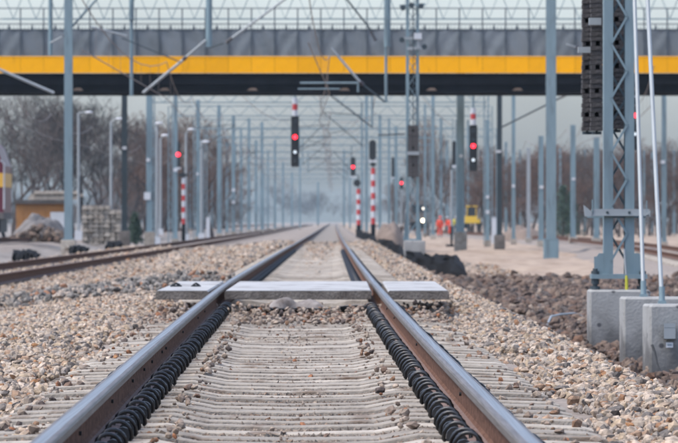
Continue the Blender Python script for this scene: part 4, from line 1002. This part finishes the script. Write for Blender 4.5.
# distant train with its headlamp on the right track
def far_train():
    D = 560.0; X = PX(420.5, D); z0 = float(zr(D))-.30; W = 1.1
    t = empty('rail_vehicle', (X, D, z0), 'dark rail vehicle facing us with a bright headlamp, right of the mid mast', 'rail vehicle')
    q = MB(); q.prism([(-W,.9),(W,.9),(W,2.6),(W*.8,3.1),(-W*.8,3.1),(-W,2.6)], 0, 8); q.build('body', M['rubble'], t)
    q = MB(); q.box(-W*.8,W*.8,-.03,-.002,1.9,2.6); q.build('windscreen', M['glass'], t)
    q = MB(); q.box(-W*.9,W*.9,.1,7,.2,.89); q.build('undercarriage', M['black'], t)
    q = MB(); q.cyl((PX(423,D)-X,-.08,PZ(220.5,D)-z0), .19, .06, 14, 'y'); q.build('headlight', E_head, t)
    q = MB(); q.cyl((PX(423.5,D)-X,-.08,PZ(208.5,D)-z0), .13, .06, 12, 'y'); q.build('headlight', E_head2, t)
far_train()

# ---------------------------------------------------------------- yellow machine and workers
def machine():
    D = 520.0; X = PX(472.5,D); zg = float(ground(X,D)); k = D/F
    t = empty('excavator', (X,D,zg), 'small yellow excavator standing near the workers', 'excavator')
    Z = lambda y: PZ(y,D)-zg; base = max(0, Z(228.5))
    for s in (-1,1):
        q = MB(); q.prism([(s*.62-.16,base),(s*.62+.16,base),(s*.62+.16,base+.5),(s*.62-.16,base+.5)], -.9, .9); q.build('crawler', M['black'], t)
    q = MB(); q.box(-.7,.7,-.7,.9,base+.5,base+1.15); q.build('body', M['excav'], t)
    q = MB(); q.prism([(-.55,base+1.153),(.35,base+1.153),(.28,base+2.0),(-.45,base+2.0)], -.6,.3); q.build('cab', M['glass'], t)
    q = MB(); q.box(-.6,.45,-.65,.35,base+2.003,base+2.12); q.build('cab_roof', M['excav'], t)
    for x_ in (-.55,.33): q = MB(); q.bar((x_,-.62,base+1.15),(x_*.88,-.62,base+2.0),.07); q.build('cab_pillar', M['excav'], t)
    q = MB(); q.tube([(.5,-.6,base+.9),(.75,-1.2,base+1.9),(1.0,-2.0,base+1.4)], .13, 7); q.build('boom', M['galv_pale'], t)
    q = MB(); q.prism([(.75,base+.6),(1.2,base+.6),(1.2,base+1.1),(.85,base+1.2)], -2.3,-1.9); q.build('bucket', M['galv_pale'], t)
machine()
def skin_obj(name, joints, edges, radii, m, parent):
    me = bpy.data.meshes.new(name); me.from_pydata(joints, edges, []); o = bpy.data.objects.new(name, me); C.objects.link(o)
    md = o.modifiers.new('skin','SKIN'); 
    for i, r in enumerate(radii): me.skin_vertices[0].data[i].radius = (r, r)
    me.skin_vertices[0].data[0].use_root = True
    o.modifiers.new('sub','SUBSURF').levels = 1; o.modifiers['sub'].render_levels = 1
    dg = bpy.context.evaluated_depsgraph_get(); m2 = bpy.data.meshes.new_from_object(o.evaluated_get(dg)); o.modifiers.clear(); o.data = m2
    m2.materials.clear(); m2.materials.append(m); o.parent = parent; m2.polygons.foreach_set('use_smooth', [True]*len(m2.polygons)); return o
def person(x, D, label, top, helmet, lean=0.0, turn=0, s=1.0):
    X = PX(x,D); zg = float(ground(X,D)); t = empty('person', (X,D,zg), label, 'person', 'workers beside the right track'); t.rotation_euler[2] = turn; t.scale = (s,s,s)
    l = lean
    J = [(0,0,.95),(0,-.05*l*4,1.15),(0,-.12*l*4,1.40),(0,-.15*l*4,1.50),(0,-.2*l*4,1.63),(0,-.21*l*4,1.72),
         (.19,-.12*l*4,1.42),(.26,-.1*l*4-.02,1.14),(.24,-.15*l*4-.12,.90),(.23,-.15*l*4-.16,.82),(-.19,-.12*l*4,1.42),(-.27,-.1*l*4,1.13),(-.28,-.15*l*4-.06,.88),(-.28,-.15*l*4-.09,.80),
         (.10,0,.92),(.13,-.03,.50),(.14,.02,.09),(.15,-.12,.05),(-.10,0,.92),(-.12,.02,.50),(-.14,.05,.09),(-.15,-.10,.05)]
    Ed = [(0,1),(1,2),(2,3),(3,4),(4,5),(2,6),(6,7),(7,8),(8,9),(2,10),(10,11),(11,12),(12,13),(0,14),(14,15),(15,16),(16,17),(0,18),(18,19),(19,20),(20,21)]
    Rr = [.14,.13,.14,.06,.10,.08,.075,.055,.04,.045,.075,.055,.04,.045,.10,.07,.05,.05,.10,.07,.05,.05]
    skin_obj('body', J, Ed, Rr, M['skin'], t)
    idx = [0,1,2,6,7,8,10,11,12]; mp = {a:i for i,a in enumerate(idx)}; E2 = [(0,1),(1,2),(2,3),(3,4),(4,5),(2,6),(6,7),(7,8)]
    skin_obj('jacket', [J[i] for i in idx], E2, [.19,.18,.18,.11,.085,.07,.11,.085,.07], top, t)
    idx = [0,14,15,16,18,19,20]; E3 = [(0,1),(1,2),(2,3),(0,4),(4,5),(5,6)]
    skin_obj('trousers', [J[i] for i in idx], E3, [.165,.125,.095,.085,.125,.095,.085], M['hivis'] if top == M['hivis'] else M['trouser'], t)
    q = MB(); h = J[5]; q.ell((h[0],h[1],h[2]+.03), .13,.15,.09, 12, 6); q.cyl((h[0],h[1]-.02,h[2]+.0), .155, .02, 14); q.build('helmet', helmet, t)
    for s_ in (-1,1):
        q = MB(); q.ell((s_*.14,-.05,.05), .06,.14,.06, 8, 5); q.build('boot', M['black'], t)
        q = MB(); q.ell((h[0]+s_*.035,h[1]-.10,h[2]-.05), .012,.01,.012, 6, 4); q.build('eye', M['black'], t)
    q = MB(); q.tube([(h[0],h[1]-.10,h[2]-.06),(h[0],h[1]-.135,h[2]-.09)], .014, 6); q.build('nose', M['skin'], t)
    q = MB(); q.tube([(-.185,.0,1.22),(0,-.19,1.2),(.185,0,1.22)], .02, 5); q.build('reflective_stripe', M['white'], t)
person(440, 500, 'person in orange-red work clothes and helmet standing near the mid mast', M['hivis'], M['hivis'], .1, .3)
person(450, 515, 'person in orange-red trousers stooping beside the thick grey mast', M['hivis'], M['white'], .5, -.8, .92)
person(454.8, 508, 'person in a yellow vest close to the grey mast', M['hivis_y'], M['white'], .3, .5, .95)
# small marker posts
for (x, D, y0, m_, lab) in ((494,330,216,'white','white marker post left of the dark slate mast foundation'),(103.8,300,216,'white','short pale cabinet beside the sleeper stack'),(208,420,216,'white','white topped marker post near the haze')):
    X = PX(x,D); zg = float(ground(X,D)); t = empty('marker_post', (X,D,zg), lab, 'post'); h = PZ(y0,D)-zg
    q = MB(); q.box(-.13,.13,-.13,.13,-.1,h-.1); q.build('body', M[m_], t); q = MB(); q.prism([(-.15,h-.098),(.15,h-.098),(0,h)], -.15,.15); q.build('cap', M['galv_pale'], t)

# ---------------------------------------------------------------- bare trees
def tree_meshes(seed, H, spread, levels=6, thick=.17, twig=.014):
    rg = random.Random(seed); segs = [[], []]
    def grow(p, d, L, r, lv):
        n = 3 if lv < 2 else 2; q = p; dd = d.copy(); rr0 = r
        for i in range(n):
            dd = (dd + Vector((rg.gauss(0,.13), rg.gauss(0,.13), rg.gauss(0,.06)+.05))).normalized(); e = q + dd*L/n; r1 = max(twig*.8, rr0*(.86 if lv < 2 else .8))
            segs[0 if lv < 2 else 1].append((q.copy(), e.copy(), rr0, r1)); q = e; rr0 = r1
            if lv < levels and i < n-1 and rg.random() < .75:
                a = rg.uniform(0,6.28); side = Vector((math.cos(a), math.sin(a), rg.uniform(.1,.7))).normalized()
                grow(q, (dd*.6+side*spread).normalized(), L*rg.uniform(.5,.72), rr0*.6, lv+1)
        if lv < levels:
            for k in range(rg.choice((2,3,3))):
                a = rg.uniform(0,6.28); side = Vector((math.cos(a), math.sin(a), rg.uniform(0,.5))).normalized()
                grow(q, (dd*.9+side*spread*.9).normalized(), L*rg.uniform(.58,.8), rr0*.72, lv+1)
    grow(Vector((0,0,0)), Vector((0,0,1)), H*.28, thick, 0)
    res = []
    for S in segs:
        A = np.array([tuple(s[0]) for s in S]); B = np.array([tuple(s[1]) for s in S]); ra = np.array([s[2] for s in S]); rb = np.array([s[3] for s in S])
        d = B-A; d /= np.linalg.norm(d,axis=1)[:,None]+1e-9; up = np.where(np.abs(d[:,2:3])<.9, np.array([[0,0,1.]]), np.array([[1.,0,0]])); u = np.cross(d,up); u /= np.linalg.norm(u,axis=1)[:,None]; v = np.cross(d,u)
        V = []; 
        for P0, rd in ((A,ra),(B,rb)):
            for j in range(3): a = 2*math.pi*j/3; V.append(P0 + (u*math.cos(a)+v*math.sin(a))*np.maximum(rd,twig)[:,None])
        V = np.stack(V,1).reshape(-1,3); k = np.arange(len(S))[:,None]*6
        Fq = np.concatenate([k+np.array([[j,(j+1)%3,3+(j+1)%3,3+j]]) for j in range(3)])
        res.append((V, Fq))
    return res
TT = {}
for key, seed, H, sp, lv, mt, tg in (('dark1',1,11,.75,6,'bark_dark',.0085),('dark2',5,12,.65,6,'bark_dark',.0085),('red1',9,9,.8,6,'bark_red',.010),('red2',12,9,.7,6,'bark_red',.010),('mid1',15,10,.7,6,'bark_mid',.009)):
    a, b = tree_meshes(seed, H, sp, lv, twig=tg)
    kq = np.random.RandomState(seed).rand(len(b[1])//3) < .66
    b = (b[0], b[1][np.tile(kq, 3)])
    TT[key] = (np_mesh('trunk_'+key, a[0], a[1], M['bark_mid'] if 'red' in key else M[mt], 4), np_mesh('crown_'+key, b[0], b[1], M[mt], 4), max(b[0][:,2]))
def tree(key, x, D, ytop, label, group, rot, wide=1.0):
    X = PX(x,D); zg = float(ground(X,D)); H = PZ(ytop,D)-zg; s = H/TT[key][2]
    t = empty('bare_tree', (X,D,zg-.1), label, 'tree', group); t.rotation_euler[2] = rot; t.scale = (s*wide,s*wide,s)
    link('trunk', TT[key][0], t); link('crown', TT[key][1], t)
rt = random.Random(21)
for x, D, y in [(-8,360,88),(14,375,96),(30,350,80),(44,380,92),(58,360,84),(74,390,96),(88,370,90),(100,400,104),(116,410,112),(4,420,100),(38,430,98),(66,440,104),(95,450,112)]:
    tree(rt.choice(('dark1','dark2','dark1','mid1')), x, D, y, 'dark bare tree in the row behind the shed and sleeper stack', 'dark bare trees on the left', rt.uniform(0,6.28), 1.05)
for x, D, y in [(132,470,118),(146,480,108),(160,470,104),(172,500,112),(186,490,110),(200,520,112),(212,500,124),(140,520,130),(166,530,126)]:
    tree(rt.choice(('red1','red2','red1','mid1')), x, D, y, 'reddish bare tree beyond the left red signal', 'reddish bare trees on the left', rt.uniform(0,6.28), 1.15)
for i in range(62):
    x = 470 + 225*((i*0.618) % 1); D = rt.uniform(470,640); y = 150 + rt.uniform(-10,22) - (x-500)*.04
    tree(rt.choice(('red1','red2','mid1')), x, D, y, 'reddish brown bare tree in the wood behind the right masts', 'bare trees on the right', rt.uniform(0,6.28), 1.25)
for x, D, y in [(428,520,112),(446,560,130),(437,600,150),(420,640,165),(404,700,170),(392,800,180)]:
    tree(rt.choice(('mid1','red2')), x, D, y, 'brownish bare tree standing behind the workers', 'bare trees behind the workers', rt.uniform(0,6.28), .7)
for i in range(26):
    x = 120 + 105*((i*0.618+.1) % 1); D = rt.uniform(620,820); y = 165+rt.uniform(-12,14)
    tree(rt.choice(('mid1','dark2','red1')), x, D, y, 'far grey bare tree fading into the haze on the left', 'far bare trees on the left', rt.uniform(0,6.28), 1.5)

ORDN = ('first second third fourth fifth sixth seventh eighth ninth tenth eleventh twelfth thirteenth fourteenth fifteenth sixteenth seventeenth eighteenth nineteenth twentieth').split()
def ordinal(n):
    if n < 20: return ORDN[n]
    t, u = divmod(n+1, 10); tens = {2:'twenty',3:'thirty',4:'forty',5:'fifty',6:'sixty'}
    return {2:'twentieth',3:'thirtieth',4:'fortieth',5:'fiftieth',6:'sixtieth'}[t] if u == 0 else tens[t] + '-' + ORDN[u-1]
def name_trees(group, fmt):
    L = [o for o in C.objects if o.get('group') == group]; L.sort(key=lambda o: o.location.x/o.location.y)
    for i, o in enumerate(L): o['label'] = fmt.format(ordinal(i))
name_trees('dark bare trees on the left', '{} dark bare tree from the left behind the shed and sleeper stack')
name_trees('reddish bare trees on the left', '{} reddish bare tree from the left, around the left red signal')
name_trees('bare trees on the right', '{} bare tree from the left in the reddish right wood')
name_trees('bare trees behind the workers', '{} brownish bare tree from the left behind the workers')
name_trees('far masts in the haze', '{} far slender mast from the left in the haze')
name_trees('far bare trees on the left', '{} far grey bare tree from the left, fading into haze')
# conifers and shrub
def conifer(x, D, ytop, w_, label, seed, name='conifer'):
    X = PX(x,D); zg = float(ground(X,D)); H = PZ(ytop,D)-zg; rg = np.random.RandomState(seed)
    t = empty(name, (X,D,zg), label, 'tree')
    q = MB(); q.tube([(0,0,-.1),(0,0,H*.95)], [.12,.02], 6); q.build('trunk', M['bark_mid'], t)
    n = 2600; h = rg.rand(n)**.8; a = rg.rand(n)*6.28; r = w_*(1-h*.85)*np.sqrt(rg.rand(n))*(.75+.35*np.sin(a*3+h*20))
    pos = np.stack([r*np.cos(a), r*np.sin(a), .15+h*H*.97], -1); e1 = rg.randn(n,3)*.09; e2 = rg.randn(n,3)*.09
    V = np.stack([pos, pos+e1, pos+e2], 1).reshape(-1,3); Fq = np.arange(3*n).reshape(-1,3)
    link('crown', np_mesh('needles', V, Fq, M['green'], 3), t)
conifer(563, 470, 186, 1.6, 'dark green conifer in the right wood beside the thick mast', 3)
conifer(571, 480, 192, 1.4, 'smaller dark green conifer behind the right masts', 4)
conifer(135, 330, 216, .6, 'small green shrub beside the dark left mast', 5, 'shrub')
# far wood closing the view
def far_wood():
    rg = random.Random(33); Vs = []; Fs = []; base = 0
    for i in range(170):
        key = rg.choice(list(TT)); me = TT[key][1]; n = len(me.vertices); co = np.empty(n*3, dtype=np.float32); me.vertices.foreach_get('co', co); co = co.reshape(-1,3)
        m_ = len(me.polygons)
        sel = np.arange(0, m_, 3 if False else 1)
        D = rg.uniform(2200,3600); X = rg.uniform(-260,230)
        if abs(X+8) < 2: continue
        li = np.empty(m_*4, dtype=np.int32); me.loops.foreach_get('vertex_index', li); li = li.reshape(-1,4)
        keep_ = np.random.RandomState(i).rand(m_) < .45
        q = li[keep_]; pts = co[q]            # f,4,3
        a = rg.uniform(0,6.28); ca, sa_ = math.cos(a), math.sin(a)
        s = rg.uniform(1.3,2.2); P_ = pts.copy(); P_[...,0] = (pts[...,0]*ca - pts[...,1]*sa_)*s*1.5 + X; P_[...,1] = (pts[...,0]*sa_+pts[...,1]*ca)*s*1.5 + D; P_[...,2] = pts[...,2]*s + float(ground(X,D))
        Vs.append(P_.reshape(-1,3)); Fs.append(np.arange(len(q)*4).reshape(-1,4)+base); base += len(q)*4
    o = link('far_wood', np_mesh('far_wood', np.concatenate(Vs), np.concatenate(Fs), M['bark_mid'], 4)); tag(o, 'far bare wood fading into blue haze at the end of the tracks', kind='stuff')
far_wood()

def undergrowth():
    Vs = []; Fs = []; base = 0; rg = random.Random(5)
    spots = [(rg.uniform(-20,245), rg.uniform(430,700)) for _ in range(75)] + [(rg.uniform(405,720), rg.uniform(560,690)) for _ in range(95)]
    for i, (x, D) in enumerate(spots):
        me = TT[rg.choice(('dark1','dark2','mid1'))][1]; n = len(me.vertices); m_ = len(me.polygons)
        co = np.empty(n*3, dtype=np.float32); me.vertices.foreach_get('co', co); co = co.reshape(-1,3)
        li = np.empty(m_*4, dtype=np.int32); me.loops.foreach_get('vertex_index', li); li = li.reshape(-1,4)
        q = li[np.random.RandomState(i).rand(m_) < .25]; pts = co[q]; a = rg.uniform(0,6.28); ca, sa_ = math.cos(a), math.sin(a); X = PX(x, D)
        P_ = pts.copy(); P_[...,0] = (pts[...,0]*ca-pts[...,1]*sa_)*.55 + X; P_[...,1] = (pts[...,0]*sa_+pts[...,1]*ca)*.55 + D
        P_[...,2] = (pts[...,2]-1.6)*(.42 if x < 300 else .34) + float(ground(X,D))
        Vs.append(P_.reshape(-1,3)); Fs.append(np.arange(len(q)*4).reshape(-1,4)+base); base += len(q)*4
    o = link('undergrowth', np_mesh('undergrowth', np.concatenate(Vs), np.concatenate(Fs), M['bark_mid'], 4)); tag(o, 'low bare undergrowth along the foot of the trees', kind='stuff')
undergrowth()

# ---------------------------------------------------------------- haze
def haze():
    mb = MB(); mb.box(-450, 450, -15, 4090, -8, 16)
    m = bpy.data.materials.new('haze_air'); m.use_nodes = True; n = m.node_tree; n.nodes.clear()
    v = n.nodes.new('ShaderNodeVolumePrincipled'); out = n.nodes.new('ShaderNodeOutputMaterial')
    v.inputs['Color'].default_value = (.66,.88,1.0,1); v.inputs['Density'].default_value = .00007; v.inputs['Anisotropy'].default_value = .2
    n.links.new(v.outputs[0], out.inputs['Volume'])
    o = mb.build('haze', m); o['kind'] = 'stuff'
haze()
